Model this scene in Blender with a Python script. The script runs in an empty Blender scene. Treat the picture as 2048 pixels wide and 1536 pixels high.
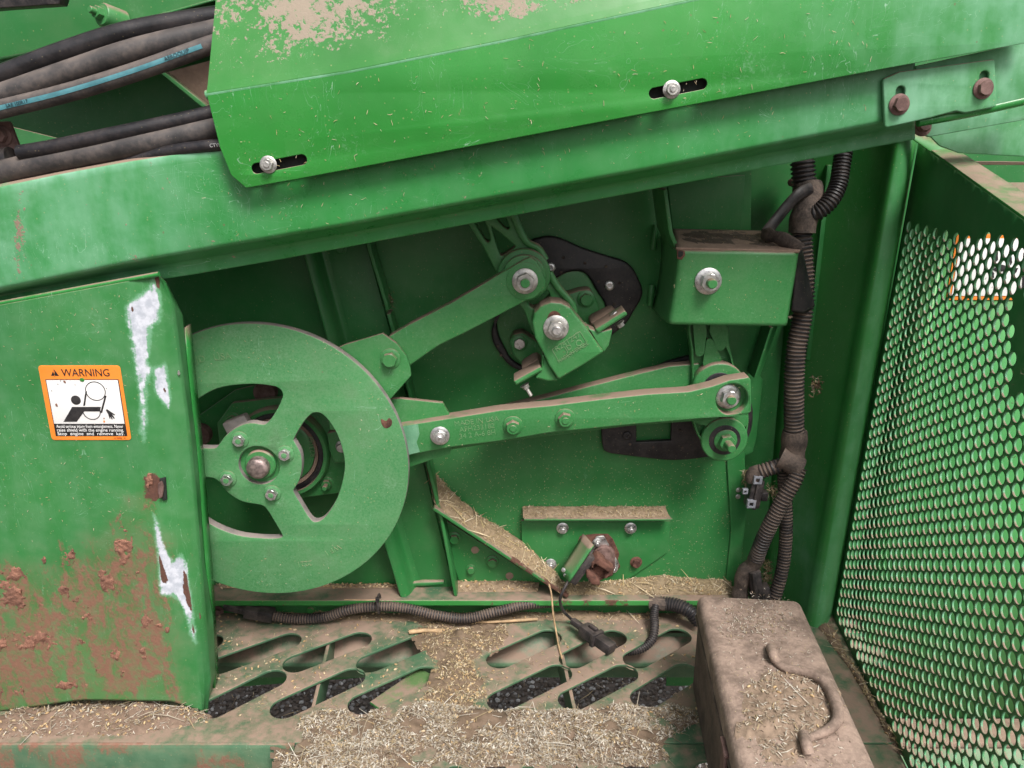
import bpy, bmesh, math, random
import numpy as np
from mathutils import Vector, Matrix, noise as mnoise

random.seed(7)
rng = np.random.default_rng(11)
scene = bpy.context.scene
COL = scene.collection

# ------------------------------------------------------------------ camera
CAM_Y, CAM_Z, PITCH, FPX = -1.30, 0.85, math.radians(17.0), 1537.0
cam_data = bpy.data.cameras.new('camera')
cam = bpy.data.objects.new('camera', cam_data)
COL.objects.link(cam)
cam.location = (0, CAM_Y, CAM_Z)
cam.rotation_euler = (math.pi / 2 - PITCH, 0, 0)
cam_data.sensor_width = 36
cam_data.lens = FPX / 2048 * 36
cam_data.clip_start = 0.01
cam_data.clip_end = 500
scene.camera = cam

# ------------------------------------------------------------------ sky, sun, exposure
SUN_EL, SUN_AZ = math.radians(54), math.radians(154)     # behind the viewer, to the right
world = bpy.data.worlds.new('World')
scene.world = world
world.use_nodes = True
wn, wl = world.node_tree.nodes, world.node_tree.links
wn.clear()
sky = wn.new('ShaderNodeTexSky')
sky.sky_type = 'NISHITA'
sky.sun_disc = False
sky.sun_elevation = SUN_EL
sky.sun_rotation = SUN_AZ
sky.air_density = 1.0
sky.dust_density = 6.0
sky.ozone_density = 0.6
hs = wn.new('ShaderNodeHueSaturation')                   # overcast: the sky is nearly grey
hs.inputs['Saturation'].default_value = 0.35
bg = wn.new('ShaderNodeBackground')
bg.inputs['Strength'].default_value = 0.066
wo = wn.new('ShaderNodeOutputWorld')
wl.new(sky.outputs[0], hs.inputs['Color'])
wl.new(hs.outputs[0], bg.inputs['Color'])
wl.new(bg.outputs[0], wo.inputs['Surface'])

sun_data = bpy.data.lights.new('sun', 'SUN')
sun = bpy.data.objects.new('sun', sun_data)
COL.objects.link(sun)
sun_data.energy = 1.5
sun_data.angle = math.radians(18)
sun_data.color = (1.0, 0.97, 0.93)
sd = Vector((math.sin(SUN_AZ) * math.cos(SUN_EL), math.cos(SUN_AZ) * math.cos(SUN_EL), math.sin(SUN_EL)))
sun.rotation_euler = sd.to_track_quat('Z', 'Y').to_euler()
sun.location = sd * 5

scene.cycles.max_bounces = 6
scene.cycles.diffuse_bounces = 2
scene.cycles.glossy_bounces = 3

vs = scene.view_settings
vs.view_transform = 'Standard'
vs.look = 'None'
vs.exposure = 1.34
vs.gamma = 1.0
vs.use_curve_mapping = False

# ------------------------------------------------------------------ pixel -> place
SP, CP = math.sin(PITCH), math.cos(PITCH)


def ray(px, py):
    dx, dy = (px - 1024) / FPX, -(py - 768) / FPX
    return dx, CP + dy * SP, -SP + dy * CP


def at(px, py, Y):
    dx, dy, dz = ray(px, py)
    t = (Y - CAM_Y) / dy
    return (dx * t, Y, CAM_Z + dz * t)


def atz(px, py, Z=0.0):
    dx, dy, dz = ray(px, py)
    t = (Z - CAM_Z) / dz
    return (dx * t, CAM_Y + dy * t, Z)


def xz(pts, Y):
    return [(at(x, y, Y)[0], at(x, y, Y)[2]) for x, y in pts]


def xy(pts, Z=0.0):
    return [atz(x, y, Z)[:2] for x, y in pts]


def m_per_px(px, py, Y):
    a, b = at(px, py, Y), at(px + 1, py, Y)
    return b[0] - a[0]


# ------------------------------------------------------------------ materials
MATS = {}


class NT:
    def __init__(self, name):
        self.m = bpy.data.materials.new(name)
        self.m.use_nodes = True
        self.t = self.m.node_tree
        self.t.nodes.clear()
        self.out = self.t.nodes.new('ShaderNodeOutputMaterial')
        self.p = self.t.nodes.new('ShaderNodeBsdfPrincipled')
        self.t.links.new(self.p.outputs[0], self.out.inputs['Surface'])
        g = self.t.nodes.new('ShaderNodeNewGeometry')
        self.pos, self.nrm = g.outputs['Position'], g.outputs['Normal']

    def n(self, typ, **kw):
        nd = self.t.nodes.new(typ)
        for k, v in kw.items():
            setattr(nd, k, v)
        return nd

    def l(self, a, b):
        if isinstance(a, (int, float)):
            b.default_value = a
        elif isinstance(a, (tuple, list)):
            b.default_value = tuple(a) + ((1.0,) if len(a) == 3 and len(b.default_value) == 4 else ())
        else:
            self.t.links.new(a, b)

    def math(self, op, a, b=0.0, c=None, clamp=False):
        nd = self.n('ShaderNodeMath', operation=op, use_clamp=clamp)
        self.l(a, nd.inputs[0]); self.l(b, nd.inputs[1])
        if c is not None:
            self.l(c, nd.inputs[2])
        return nd.outputs[0]

    def mul(self, a, b): return self.math('MULTIPLY', a, b)
    def add(self, a, b): return self.math('ADD', a, b)

    def step(self, v, lo, hi, a=0.0, b=1.0):
        nd = self.n('ShaderNodeMapRange', interpolation_type='SMOOTHSTEP')
        self.l(v, nd.inputs['Value'])
        for k, x in (('From Min', lo), ('From Max', hi), ('To Min', a), ('To Max', b)):
            self.l(x, nd.inputs[k])
        return nd.outputs[0]

    def mix(self, f, a, b, blend='MIX'):
        nd = self.n('ShaderNodeMix', data_type='RGBA', blend_type=blend)
        nd.clamp_factor = True
        self.l(f, nd.inputs[0]); self.l(a, nd.inputs[6]); self.l(b, nd.inputs[7])
        return nd.outputs[2]

    def noise(self, scale, detail=4, rough=0.55, stretch=None, dist=0.0, off=0.0):
        v = self.pos
        if stretch or off:
            mp = self.n('ShaderNodeMapping')
            self.l(v, mp.inputs['Vector'])
            mp.inputs['Scale'].default_value = stretch or (1, 1, 1)
            mp.inputs['Location'].default_value = (off, off * .7, -off)
            v = mp.outputs[0]
        nd = self.n('ShaderNodeTexNoise')
        self.l(v, nd.inputs['Vector'])
        nd.inputs['Scale'].default_value = scale
        nd.inputs['Detail'].default_value = detail
        nd.inputs['Roughness'].default_value = rough
        nd.inputs['Distortion'].default_value = dist
        return nd.outputs[0]

    def voro(self, scale, rnd=1.0, off=0.0):
        v = self.pos
        if off:
            mp = self.n('ShaderNodeMapping')
            self.l(v, mp.inputs['Vector'])
            mp.inputs['Location'].default_value = (off, off, off)
            v = mp.outputs[0]
        nd = self.n('ShaderNodeTexVoronoi')
        self.l(v, nd.inputs['Vector'])
        nd.inputs['Scale'].default_value = scale
        nd.inputs['Randomness'].default_value = rnd
        sp = self.n('ShaderNodeSeparateColor')
        self.l(nd.outputs['Color'], sp.inputs[0])
        return nd.outputs['Distance'], sp.outputs[0]

    def attr(self, name):
        nd = self.n('ShaderNodeAttribute', attribute_name=name)
        return nd.outputs['Fac']

    def nz(self):
        s = self.n('ShaderNodeSeparateXYZ')
        self.l(self.nrm, s.inputs[0])
        return s.outputs[2]

    def bump(self, h, strength=0.3, dist=0.001, prev=None):
        b = self.n('ShaderNodeBump')
        b.inputs['Strength'].default_value = strength
        b.inputs['Distance'].default_value = dist
        self.l(h, b.inputs['Height'])
        if prev is not None:
            self.l(prev, b.inputs['Normal'])
        return b.outputs[0]

    def done(self, col, rough, metal=0.0, normal=None, spec=None):
        self.l(col, self.p.inputs['Base Color'])
        self.l(rough, self.p.inputs['Roughness'])
        self.l(metal, self.p.inputs['Metallic'])
        if spec is not None:
            self.l(spec, self.p.inputs['Specular IOR Level'])
        if normal is not None:
            self.l(normal, self.p.inputs['Normal'])
        return self.m


TAN = (0.255, 0.180, 0.135)
STRAW = (0.50, 0.41, 0.22)
MUD = (0.200, 0.095, 0.064)


def paint(name, base=(0.028, 0.200, 0.038), film=0.16, fade_glare=0.0, up=1.0, fleck=0.35, rough=0.34, rust=0.0, chip=0.3, bare=.35, fade_glare_x=None, grit=0.0, ring=False, dcol=None):
    t = NT(name)
    big, med, fine = t.noise(3.2, 4), t.noise(28, 6, .62), t.noise(260, 4, .6)
    streak = t.noise(26, 5, .6, stretch=(1, 1, .16))
    c = t.mix(t.step(big, .3, .7), [x * .86 for x in base], [x * 1.14 for x in base])
    # chalky faded paint; also carries painted glare and edge highlights
    fa = t.math('ADD', t.attr('fade_glare'), fade_glare, clamp=True)
    if fade_glare_x:                                        # paler towards one end: sky glare painted in with the fading
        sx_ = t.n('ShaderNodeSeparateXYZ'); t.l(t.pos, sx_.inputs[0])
        fa = t.math('ADD', fa, t.step(t.add(sx_.outputs[0], t.mul(t.math('SUBTRACT', big, .5), .35)), fade_glare_x[0], fade_glare_x[1], 0.0, fade_glare_x[2]), clamp=True)
    fm = t.mul(fa, t.add(.25, t.mul(.85, t.step(t.add(t.mul(streak, .55), t.mul(med, .55)), .38, .72))))
    c = t.mix(t.mul(fm, .85), c, (0.215, 0.47, 0.315))
    # thin film of dust
    filmn = t.step(t.add(t.mul(med, .6), t.mul(big, .5)), .42, .85)
    fl = t.mul(filmn, film)
    c = t.mix(fl, c, (0.20, 0.26, 0.155))
    # fine scratches and small paint losses
    if chip:
        sc = t.noise(46, 2, .5, stretch=(1, 1, .25), dist=2.2)
        line = t.step(t.math('ABSOLUTE', t.math('SUBTRACT', sc, .5)), .0, .0035, 1.0, 0.0)
        line = t.mul(line, t.step(t.noise(9, 3, off=3.1), .46, .60))
        sc2 = t.noise(21, 2, .5, stretch=(.35, 1, 1), dist=3.0, off=8.3)
        line2 = t.step(t.math('ABSOLUTE', t.math('SUBTRACT', sc2, .5)), .0, .0022, 1.0, 0.0)
        line = t.math('MAXIMUM', line, t.mul(line2, t.step(t.noise(7, 3, off=5.7), .50, .62)))
        rub = t.mul(t.step(t.add(t.mul(fine, .55), t.mul(med, .6)), .62, .74), t.step(t.noise(11, 3, off=1.9), .54, .70))
        c = t.mix(t.mul(t.math('MAXIMUM', line, t.mul(rub, .35)), chip), c, (0.30, 0.50, 0.36))
        d2, r2 = t.voro(62, off=.37)
        chips = t.mul(t.step(t.add(d2, t.mul(t.math('SUBTRACT', fine, .5), .25)), .05, .11, 1, 0), t.step(r2, .86, .90))
        c = t.mix(t.mul(chips, chip * .7), c, (0.17, 0.085, 0.06))
    if ring:                                         # faint turning marks and dust flung outwards round the hub
        vm = t.n('ShaderNodeVectorMath', operation='DISTANCE'); t.l(t.pos, vm.inputs[0]); vm.inputs[1].default_value = (-.398, -.17, .325)
        rn = t.n('ShaderNodeTexNoise', noise_dimensions='1D'); t.l(vm.outputs['Value'], rn.inputs['W']); rn.inputs['Scale'].default_value = 95; rn.inputs['Detail'].default_value = 5
        c = t.mix(t.mul(t.mul(t.step(rn.outputs[0], .4, .75), t.step(med, .35, .65)), .16), c, (0.15, 0.30, 0.16))
        dk = t.mul(t.step(t.add(t.mul(med, .6), t.mul(big, .5)), .56, .72), t.step(vm.outputs['Value'], .06, .16, 1.0, .25))
        c = t.mix(t.mul(dk, .55), c, (0.030, 0.075, 0.032))
    if grit:                                         # rough cast skin holding dust in its pores
        c = t.mix(t.mul(t.step(t.add(t.mul(fine, .6), t.mul(t.noise(600, 3, .6), .5)), .42, .66), grit), c, (0.175, 0.31, 0.175))
    # chaff specks stuck on the paint
    if fleck:
        d1, r1 = t.voro(190)
        sp = t.mul(t.step(t.add(d1, t.mul(t.math('SUBTRACT', med, .5), .5)), .11, .17, 1, 0), t.step(r1, .72, .8))
        c = t.mix(t.mul(sp, fleck), c, STRAW)
    # rust and dirt where asked for
    dust_a = t.attr('dust')
    mid = t.noise(95, 5, .65, off=2.2)
    nm = t.add(t.mul(t.math('SUBTRACT', fine, .5), .9), t.add(t.mul(t.math('SUBTRACT', mid, .5), 1.3), t.mul(t.math('SUBTRACT', med, .5), .7)))
    dm = t.mul(t.step(t.add(dust_a, nm), .42, .58), t.step(dust_a, .02, .12))
    nzv = t.nz()
    upm = t.mul(t.step(nzv, .35, .8), t.add(bare, t.mul(1.3 - bare, t.step(t.add(t.mul(med, .45), t.add(t.mul(mid, .25), t.mul(t.noise(7, 4, off=4.4), .45))), .44, .66))))
    upm = t.math('MULTIPLY', upm, up, clamp=True)
    dirt = t.math('MAXIMUM', dm, upm)
    dc_ = dcol or TAN
    c = t.mix(dirt, c, t.mix(med, [x * .8 for x in dc_], [x * 1.12 for x in dc_]))
    mud_a = t.attr('mud')
    mst = t.math('SUBTRACT', t.noise(34, 6, .7, stretch=(1, 1, .38), dist=.6, off=9.1), .5)
    mm = t.mul(t.step(t.add(mud_a, t.add(t.mul(nm, .35), t.mul(mst, 1.5))), .36, .66), t.step(mud_a, .02, .12))
    c = t.mix(t.mul(t.mul(t.step(t.add(mud_a, t.mul(t.math('SUBTRACT', med, .5), .8)), .12, .6), t.step(mud_a, .02, .12)), .22), c, [x * 1.1 for x in MUD])
    c = t.mix(t.mul(mm, t.add(.45, t.mul(.5, t.step(mid, .35, .6)))), c, t.mix(fine, [x * .8 for x in MUD], [x * 1.25 for x in MUD]))
    wa = t.attr('white')
    wst = t.math('SUBTRACT', t.noise(120, 4, .6, stretch=(1, 1, .10), off=6.6), .5)
    wm = t.mul(t.step(t.add(wa, t.add(t.mul(nm, .55), t.mul(wst, .9))), .42, .70), t.step(wa, .02, .12))
    c = t.mix(t.mul(t.step(t.add(wa, t.mul(nm, .5)), .18, .5), .55), c, (0.20, 0.42, 0.27))
    c = t.mix(wm, c, t.mix(t.step(mid, .35, .65), (0.40, 0.43, 0.49), (0.58, 0.60, 0.66)))
    ra = t.math('ADD', t.attr('rust'), rust, clamp=True)
    rm = t.mul(t.step(t.add(ra, t.mul(nm, .6)), .42, .6), t.step(ra, .02, .12))
    c = t.mix(rm, c, t.mix(fine, (0.045, 0.022, 0.018), (0.15, 0.065, 0.042)))
    allm = t.math('MAXIMUM', t.math('MAXIMUM', dirt, mm), rm)
    r = t.add(t.math('MAXIMUM', rough, t.mul(.78, allm)), t.add(t.mul(.18, fm), t.mul(.12, filmn)))
    r = t.math('MINIMUM', r, .95)
    b = t.bump(big, .35, .02)
    b = t.bump(t.add(t.mul(fine, .25), t.mul(t.math('MAXIMUM', allm, 0), t.mul(fine, 1.5))), .35, .0008, b)
    return t.done(c, r, 0.0, b, .42)


def simple(name, col, rough=.5, metal=0.0, var=.25, scale=40, dust=0.0, up=0.0, dcol=TAN, bump=.2, spec=None, flecks=0.0):
    t = NT(name)
    med, fine = t.noise(scale, 5, .6), t.noise(scale * 7, 4, .6)
    c = t.mix(t.step(med, .3, .7), [x * (1 - var) for x in col], [x * (1 + var) for x in col])
    m = 0.0
    if dust:
        m = t.mul(t.step(t.add(t.mul(med, .6), t.mul(fine, .4)), .38, .68), dust)
    if up:
        u = t.mul(t.step(t.nz(), .0, .8), t.add(up * .5, t.mul(up, t.step(med, .35, .6))))
        m = t.math('MAXIMUM', m, u) if dust else u
    if dust or up:
        m = t.math('MINIMUM', m, 1.0)
        c = t.mix(m, c, t.mix(fine, [x * .8 for x in dcol], [x * 1.15 for x in dcol]))
        rr = t.add(rough, t.mul(m, max(0, .85 - rough)))
        mt = t.mul(t.math('SUBTRACT', 1.0, m), metal) if metal else 0.0
    else:
        rr, mt = t.add(rough - .08, t.mul(fine, .16)), metal
    if flecks:
        d1, r1 = t.voro(230)
        c = t.mix(t.mul(t.mul(t.step(d1, .1, .18, 1, 0), t.step(r1, .7, .8)), flecks), c, STRAW)
    b = t.bump(fine, bump, .0012)
    return t.done(c, rr, mt, b, spec)


def groove_mat(name, col, dcol, amount):
    t = NT(name)
    med, fine = t.noise(30, 4), t.noise(300, 3)
    g = t.attr('groove')
    up = t.mul(t.step(t.nz(), .0, .8), t.step(med, .35, .7))
    m = t.mul(t.math('MINIMUM', t.add(t.mul(g, t.add(.35, t.mul(.9, t.step(med, .3, .6)))), t.add(t.mul(up, .4), t.mul(t.step(med, .55, .75), .35))), 1.0), amount)
    c = t.mix(m, col, t.mix(fine, [x * .75 for x in dcol], [x * 1.1 for x in dcol]))
    return t.done(c, t.add(.42, t.mul(.45, m)), 0.0, t.bump(fine, .25, .0008), .4)


def color_mat(name, rough=.75):
    t = NT(name)
    a = t.n('ShaderNodeAttribute', attribute_name='tint')
    f = t.noise(420, 3)
    c = t.mix(.6, a.outputs['Color'], t.mix(f, (.55, .55, .55), (1.25, 1.25, 1.25)), 'MULTIPLY')
    return t.done(c, rough, 0.0, t.bump(f, .4, .0008), .25)


PAINT = paint('green paint')
PAINT_IN = paint('green paint dusty inner shaded', base=(0.025, 0.165, 0.042), film=.20, fleck=.3, up=1.0, rough=.33, chip=.2)  # base darkened to deepen the shade of the recess
PAINT_COVER = paint('green cover paint', base=(0.022, 0.205, 0.040), film=.12, fleck=.22, rough=.26, chip=.7)
PAINT_SHIELD = paint('green top shield paint', base=(0.026, 0.218, 0.033), film=.10, fleck=.22, rough=.24, chip=.7, fade_glare_x=(.25, .66, .75))
PAINT_WHEEL = paint('green cast wheel paint', base=(0.046, 0.215, 0.068), film=.36, fleck=.3, rough=.48, up=.6, chip=.6, grit=.30, ring=True)
PAINT_CAST = paint('green casting paint', base=(0.030, 0.190, 0.048), film=.22, fleck=.25, rough=.33, up=1.0, chip=.4, grit=.14)
PAINT_FADED = paint('chalky faded green paint', fade_glare=.75, film=.2, fleck=.25, rough=.5, rust=.22)
PAINT_DECK = paint('worn deck paint', base=(0.048, 0.120, 0.062), film=.5, up=.84, bare=.04, fleck=.35, rough=.5, rust=.10)
PAINT_GUARD = paint('green guard paint', base=(0.030, 0.160, 0.046), film=.25, fleck=.08, rough=.36, chip=.1, up=.25)
PAINT_BACK = paint('clean green side panel', base=(0.085, 0.36, 0.105), film=.12, fleck=.35, rough=.35, chip=.3)
STEEL = simple('dusty rim steel', (0.27, 0.25, 0.24), .5, .35, .3, 30, dust=.45, up=.5, dcol=(0.27, .22, .19))
ZINC = simple('zinc plate', (0.50, 0.50, 0.48), .33, .85, .35, 120, dust=.30, up=.35, bump=.25)
ZINC_CLEAN = simple('clean zinc', (0.62, 0.62, 0.62), .26, .95, .25, 120, dust=.25, up=.2)
RUST = simple('rust', (0.105, 0.043, 0.030), .85, .1, .5, 60, dust=.35, dcol=(.20, .11, .075), bump=.7)
RUST_BOLT = simple('dusty rusty bolt', (0.15, 0.085, 0.075), .7, .3, .3, 80, dust=.4, dcol=(.23, .16, .14), bump=.4)
RUBBER = simple('black rubber', (0.010, 0.010, 0.014), .45, 0, .4, 35, dust=.16, dcol=(.17, .125, .095), flecks=.35)
HOSE_CLEAN = simple('black hose', (0.014, 0.014, 0.017), .30, 0, .4, 30, dust=.10, up=.05, dcol=(.2, .15, .12), flecks=.25)
HOSE = simple('dusty grey hose', (0.042, 0.040, 0.042), .5, 0, .3, 25, dust=.5, up=.45, dcol=(.17, .135, .115), flecks=.15)
HOSE_BLUE = simple('blue hose stripe', (0.055, 0.215, 0.255), .6, 0, .3, 40, dust=.35, dcol=(.12, .15, .15))
BLACK = simple('black plastic', (0.014, 0.014, 0.017), .42, 0, .4, 50, dust=.35, up=.25, dcol=(.16, .12, .10))
TAPE = simple('dust caked tape', (0.050, 0.038, 0.032), .85, 0, .35, 45, dust=.75, dcol=(.165, .120, .095), bump=1.0)
CLIP = simple('grey plastic clip', (0.20, 0.215, 0.25), .45, 0, .2, 50, dust=.2)
DUSTY = simple('caked dust', (0.235, 0.160, 0.120), .92, 0, .22, 22, dust=.5, dcol=(.31, .22, .165), bump=.8, flecks=.3)
MUDM = simple('dried red mud', MUD, .92, 0, .35, 60, dust=.5, dcol=(.27, .125, .08), bump=1.0, flecks=.25)
BOXTOP = simple('dust covered toolbox paint', (0.20, 0.142, 0.112), .9, 0, .3, 26, dust=.85, dcol=(.335, .245, .195), bump=1.0, flecks=.8)
BOXSIDE = simple('dirty brown toolbox side', (0.075, 0.052, 0.043), .72, 0, .3, 30, dust=.5, dcol=(.20, .14, .11), bump=.4, flecks=.2)
CONDUIT = groove_mat('corrugated conduit', (0.014, 0.014, 0.017), (.17, .125, .098), .85)
CONDUIT_DARK = groove_mat('cleaner corrugated conduit', (0.016, 0.016, 0.019), (.13, .10, .085), .40)
CHAFF = color_mat('chaff')
GRAVEL = color_mat('gravel', .8)
ORANGE = simple('orange decal', (0.86, 0.245, 0.030), .4, 0, .06, 20, dust=.08)
WHITE = simple('white decal', (0.78, 0.78, 0.77), .42, 0, .05, 50, dust=.22, dcol=(.55, .48, .44), flecks=.0)
INK = simple('black decal ink', (0.012, 0.012, 0.014), .45, 0, .2, 60, dust=.10, dcol=(.25, .22, .2))
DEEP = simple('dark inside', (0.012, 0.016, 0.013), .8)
PAINT_HIGHLIGHT = paint('pale edge highlight', fade_glare=.8, film=.1, fleck=.2, rough=.4, chip=.8)  # paler copy of the green, for highlights painted on edges
EMBOSS = paint('raised lettering paint', base=(0.105, 0.265, 0.105), film=.7, fleck=0, up=1.2, rough=.5, chip=0)
PAINT_WORN = paint('rubbed green paint', base=(0.034, 0.15, 0.06), fade_glare=.75, film=.4, fleck=.1, rough=.6, chip=.6)
INKBLUE = simple('hose print', (0.02, 0.06, 0.075), .6)
PRINTW = simple('white hose print', (0.5, 0.5, 0.5), .6)
STRAWM = simple('dry straw', (0.40, 0.27, 0.15), .7, 0, .3, 80, bump=.5)

# ------------------------------------------------------------------ object helpers


def link(name, mesh, mat, parent=None):
    o = bpy.data.objects.new(name, mesh)
    COL.objects.link(o)
    if mat is not None and len(mesh.materials) == 0:
        mesh.materials.append(mat)
    if parent is not None:
        o.parent = parent
        o.matrix_parent_inverse = world_of(parent).inverted()
    return o


WORLD = {}


def world_of(o):
    return WORLD.get(o.name, Matrix.Identity(4))


def thing(name, label, cat, loc=(0, 0, 0), group=None):
    o = bpy.data.objects.new(name, None)
    COL.objects.link(o)
    o.location = loc
    o.empty_display_size = .02
    WORLD[o.name] = Matrix.Translation(Vector(loc))
    tag(o, label, cat, group)
    return o


def tag(o, label=None, cat=None, group=None, kind=None):
    if label: o['label'] = label
    if cat: o['category'] = cat
    if group: o['group'] = group
    if kind: o['kind'] = kind
    return o


def finish(me, smooth=35):
    me.polygons.foreach_set('use_smooth', [True] * len(me.polygons))
    me.set_sharp_from_angle(angle=math.radians(smooth))
    me.update()
    return me


def mesh_from(verts, faces, smooth=35):
    me = bpy.data.meshes.new('m')
    me.from_pydata([tuple(v) for v in verts], [], [tuple(f) for f in faces])
    me.validate()
    return finish(me, smooth)


def fix_normals(me):
    bm = bmesh.new(); bm.from_mesh(me)
    bmesh.ops.recalc_face_normals(bm, faces=bm.faces)
    bm.to_mesh(me); bm.free()
    return me


def round_poly(pts, r, seg=5):
    out, n = [], len(pts)
    P = [Vector((p[0], p[1])) for p in pts]
    for i in range(n):
        a, b, c = P[i - 1], P[i], P[(i + 1) % n]
        u, v = (a - b), (c - b)
        lu, lv = u.length, v.length
        if lu < 1e-7 or lv < 1e-7:
            continue
        u /= lu; v /= lv
        ang = math.acos(max(-1, min(1, u.dot(v))))
        if ang > math.radians(172):
            out.append(b); continue
        d = min(r / math.tan(ang / 2), lu * .45, lv * .45)
        p0, p1 = b + u * d, b + v * d
        for k in range(seg + 1):
            s = k / seg
            out.append(p0 * (1 - s) ** 2 + b * 2 * s * (1 - s) + p1 * s * s)
    return [(p.x, p.y) for p in out]


def smooth_poly(pts, n=4):
    P = np.array(pts, float)
    m = len(P)
    out = []
    for i in range(m):
        p0, p1, p2, p3 = P[i - 1], P[i], P[(i + 1) % m], P[(i + 2) % m]
        for k in range(n):
            s = k / n
            out.append(.5 * ((2 * p1) + (p2 - p0) * s + (2 * p0 - 5 * p1 + 4 * p2 - p3) * s * s + (3 * p1 - p0 - 3 * p2 + p3) * s ** 3))
    return [tuple(p) for p in out]


def circle(c, r, n=40):
    return [(c[0] + r * math.cos(2 * math.pi * i / n), c[1] + r * math.sin(2 * math.pi * i / n)) for i in range(n)]


def solid2d(outlines, th, bevel=.0012, bres=2):
    """closed outlines (first the outside, then holes) -> solid mesh lying in XY, z from -th to 0"""
    cu = bpy.data.curves.new('c', 'CURVE')
    cu.dimensions = '2D'
    cu.fill_mode = 'BOTH'
    bevel = min(bevel, th * .45)
    cu.extrude = max(th / 2 - bevel, 1e-5)
    cu.bevel_depth = bevel
    cu.bevel_resolution = bres
    cu.offset = -bevel
    for ol in outlines:
        s = cu.splines.new('POLY')
        s.points.add(len(ol) - 1)
        flat = []
        for p in ol:
            flat += [p[0], p[1], 0, 1]
        s.points.foreach_set('co', flat)
        s.use_cyclic_u = True
    o = bpy.data.objects.new('c', cu)
    me = bpy.data.meshes.new_from_object(o)
    bpy.data.objects.remove(o)
    bpy.data.curves.remove(cu)
    co = np.empty(len(me.vertices) * 3); me.vertices.foreach_get('co', co)
    co = co.reshape(-1, 3); co[:, 2] -= th / 2
    me.vertices.foreach_set('co', co.ravel())
    me.materials.clear()
    bm = bmesh.new(); bm.from_mesh(me)
    bmesh.ops.remove_doubles(bm, verts=bm.verts, dist=1e-6)
    bmesh.ops.recalc_face_normals(bm, faces=bm.faces)
    bm.to_mesh(me); bm.free()
    return me


def move_mesh(me, fn):
    co = np.empty(len(me.vertices) * 3); me.vertices.foreach_get('co', co)
    co = fn(co.reshape(-1, 3))
    me.vertices.foreach_set('co', np.ascontiguousarray(co).ravel())
    me.update()
    return me


def plate(name, outlines, Y, th, mat, parent, bevel=.0012, smooth=35, side_mat=None):
    """outlines in (X, Z); front face at Y, solid to Y + th"""
    me = solid2d(outlines, th, bevel)
    move_mesh(me, lambda c: np.stack([c[:, 0], Y - c[:, 2], c[:, 1]], 1))
    finish(me, smooth)
    o = link(name, me, mat, parent)
    if side_mat:
        me.materials.append(side_mat)
        me.polygons.foreach_set('material_index', [1 if abs(p.normal.y) < .5 else 0 for p in me.polygons])
    return o


def deck(name, outlines, Z, th, mat, parent, bevel=.0012):
    me = solid2d(outlines, th, bevel)
    move_mesh(me, lambda c: np.stack([c[:, 0], c[:, 1], Z + c[:, 2]], 1))
    return link(name, finish(me), mat, parent)


def pplate(name, px, Y, th, mat, parent, r=0, holes=(), smooth=0, bevel=.0012, **kw):
    """pixel-traced plate standing at depth Y"""
    o = xz(px, Y)
    if smooth: o = smooth_poly(o, smooth)
    if r: o = round_poly(o, r)
    return plate(name, [o] + list(holes), Y, th, mat, parent, bevel, **kw)


def catmull(pts, step):
    P = np.array(pts, float)
    P = np.vstack([2 * P[0] - P[1], P, 2 * P[-1] - P[-2]])
    out = []
    for i in range(1, len(P) - 2):
        p0, p1, p2, p3 = P[i - 1:i + 3]
        n = 24
        for k in range(n):
            s = k / n
            out.append(.5 * ((2 * p1) + (p2 - p0) * s + (2 * p0 - 5 * p1 + 4 * p2 - p3) * s * s + (3 * p1 - p0 - 3 * p2 + p3) * s ** 3))
    out.append(P[-2])
    out = np.array(out)
    L = np.concatenate([[0], np.cumsum(np.linalg.norm(np.diff(out, axis=0), axis=1))])
    n = max(2, int(L[-1] / step) + 1)
    t = np.linspace(0, L[-1], n)
    return np.stack([np.interp(t, L, out[:, k]) for k in range(3)], 1), L[-1]


def frames(C):
    T = np.gradient(C, axis=0)
    T /= np.linalg.norm(T, axis=1)[:, None] + 1e-12
    N = np.zeros_like(C)
    a = np.array([0, -1, 0.])
    n = a - T[0] * a.dot(T[0])
    if np.linalg.norm(n) < .1:
        a = np.array([0, 0, 1.]); n = a - T[0] * a.dot(T[0])
    N[0] = n / np.linalg.norm(n)
    for i in range(1, len(C)):
        n = N[i - 1] - T[i] * N[i - 1].dot(T[i])
        N[i] = n / np.linalg.norm(n)
    return T, N, np.cross(T, N)


def sweep(name, pts, r, mat, parent=None, sides=14, step=.006, corr=0, wob=0, flat=1.0):
    if corr:
        step = corr / 4
    C, L = catmull(pts, step)
    T, N, B = frames(C)
    k = len(C)
    rad = np.full(k, r, float)
    groove = np.zeros(k)
    if corr:
        for i in range(k):
            if i % 4 in (2, 3):
                rad[i] *= .84; groove[i] = 1
    if callable(wob):
        rad = rad * np.array([wob(i / (k - 1)) for i in range(k)])
    elif wob:
        rad = rad * (1 + wob * np.array([mnoise.noise(Vector(tuple(c * 60))) for c in C]))
    ang = np.linspace(0, 2 * np.pi, sides, endpoint=False)
    V = C[:, None, :] + rad[:, None, None] * (np.cos(ang)[None, :, None] * N[:, None, :] * flat + np.sin(ang)[None, :, None] * B[:, None, :])
    verts = V.reshape(-1, 3).tolist()
    faces = []
    for i in range(k - 1):
        for j in range(sides):
            j2 = (j + 1) % sides
            faces.append((i * sides + j, i * sides + j2, (i + 1) * sides + j2, (i + 1) * sides + j))
    faces.append(tuple(range(sides - 1, -1, -1)))
    faces.append(tuple(range((k - 1) * sides, k * sides)))
    me = mesh_from(verts, faces, 50)
    if corr:
        a = me.attributes.new('groove', 'FLOAT', 'POINT')
        a.data.foreach_set('value', np.repeat(groove, sides))
    fix_normals(me)
    return link(name, me, mat, parent)


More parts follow.
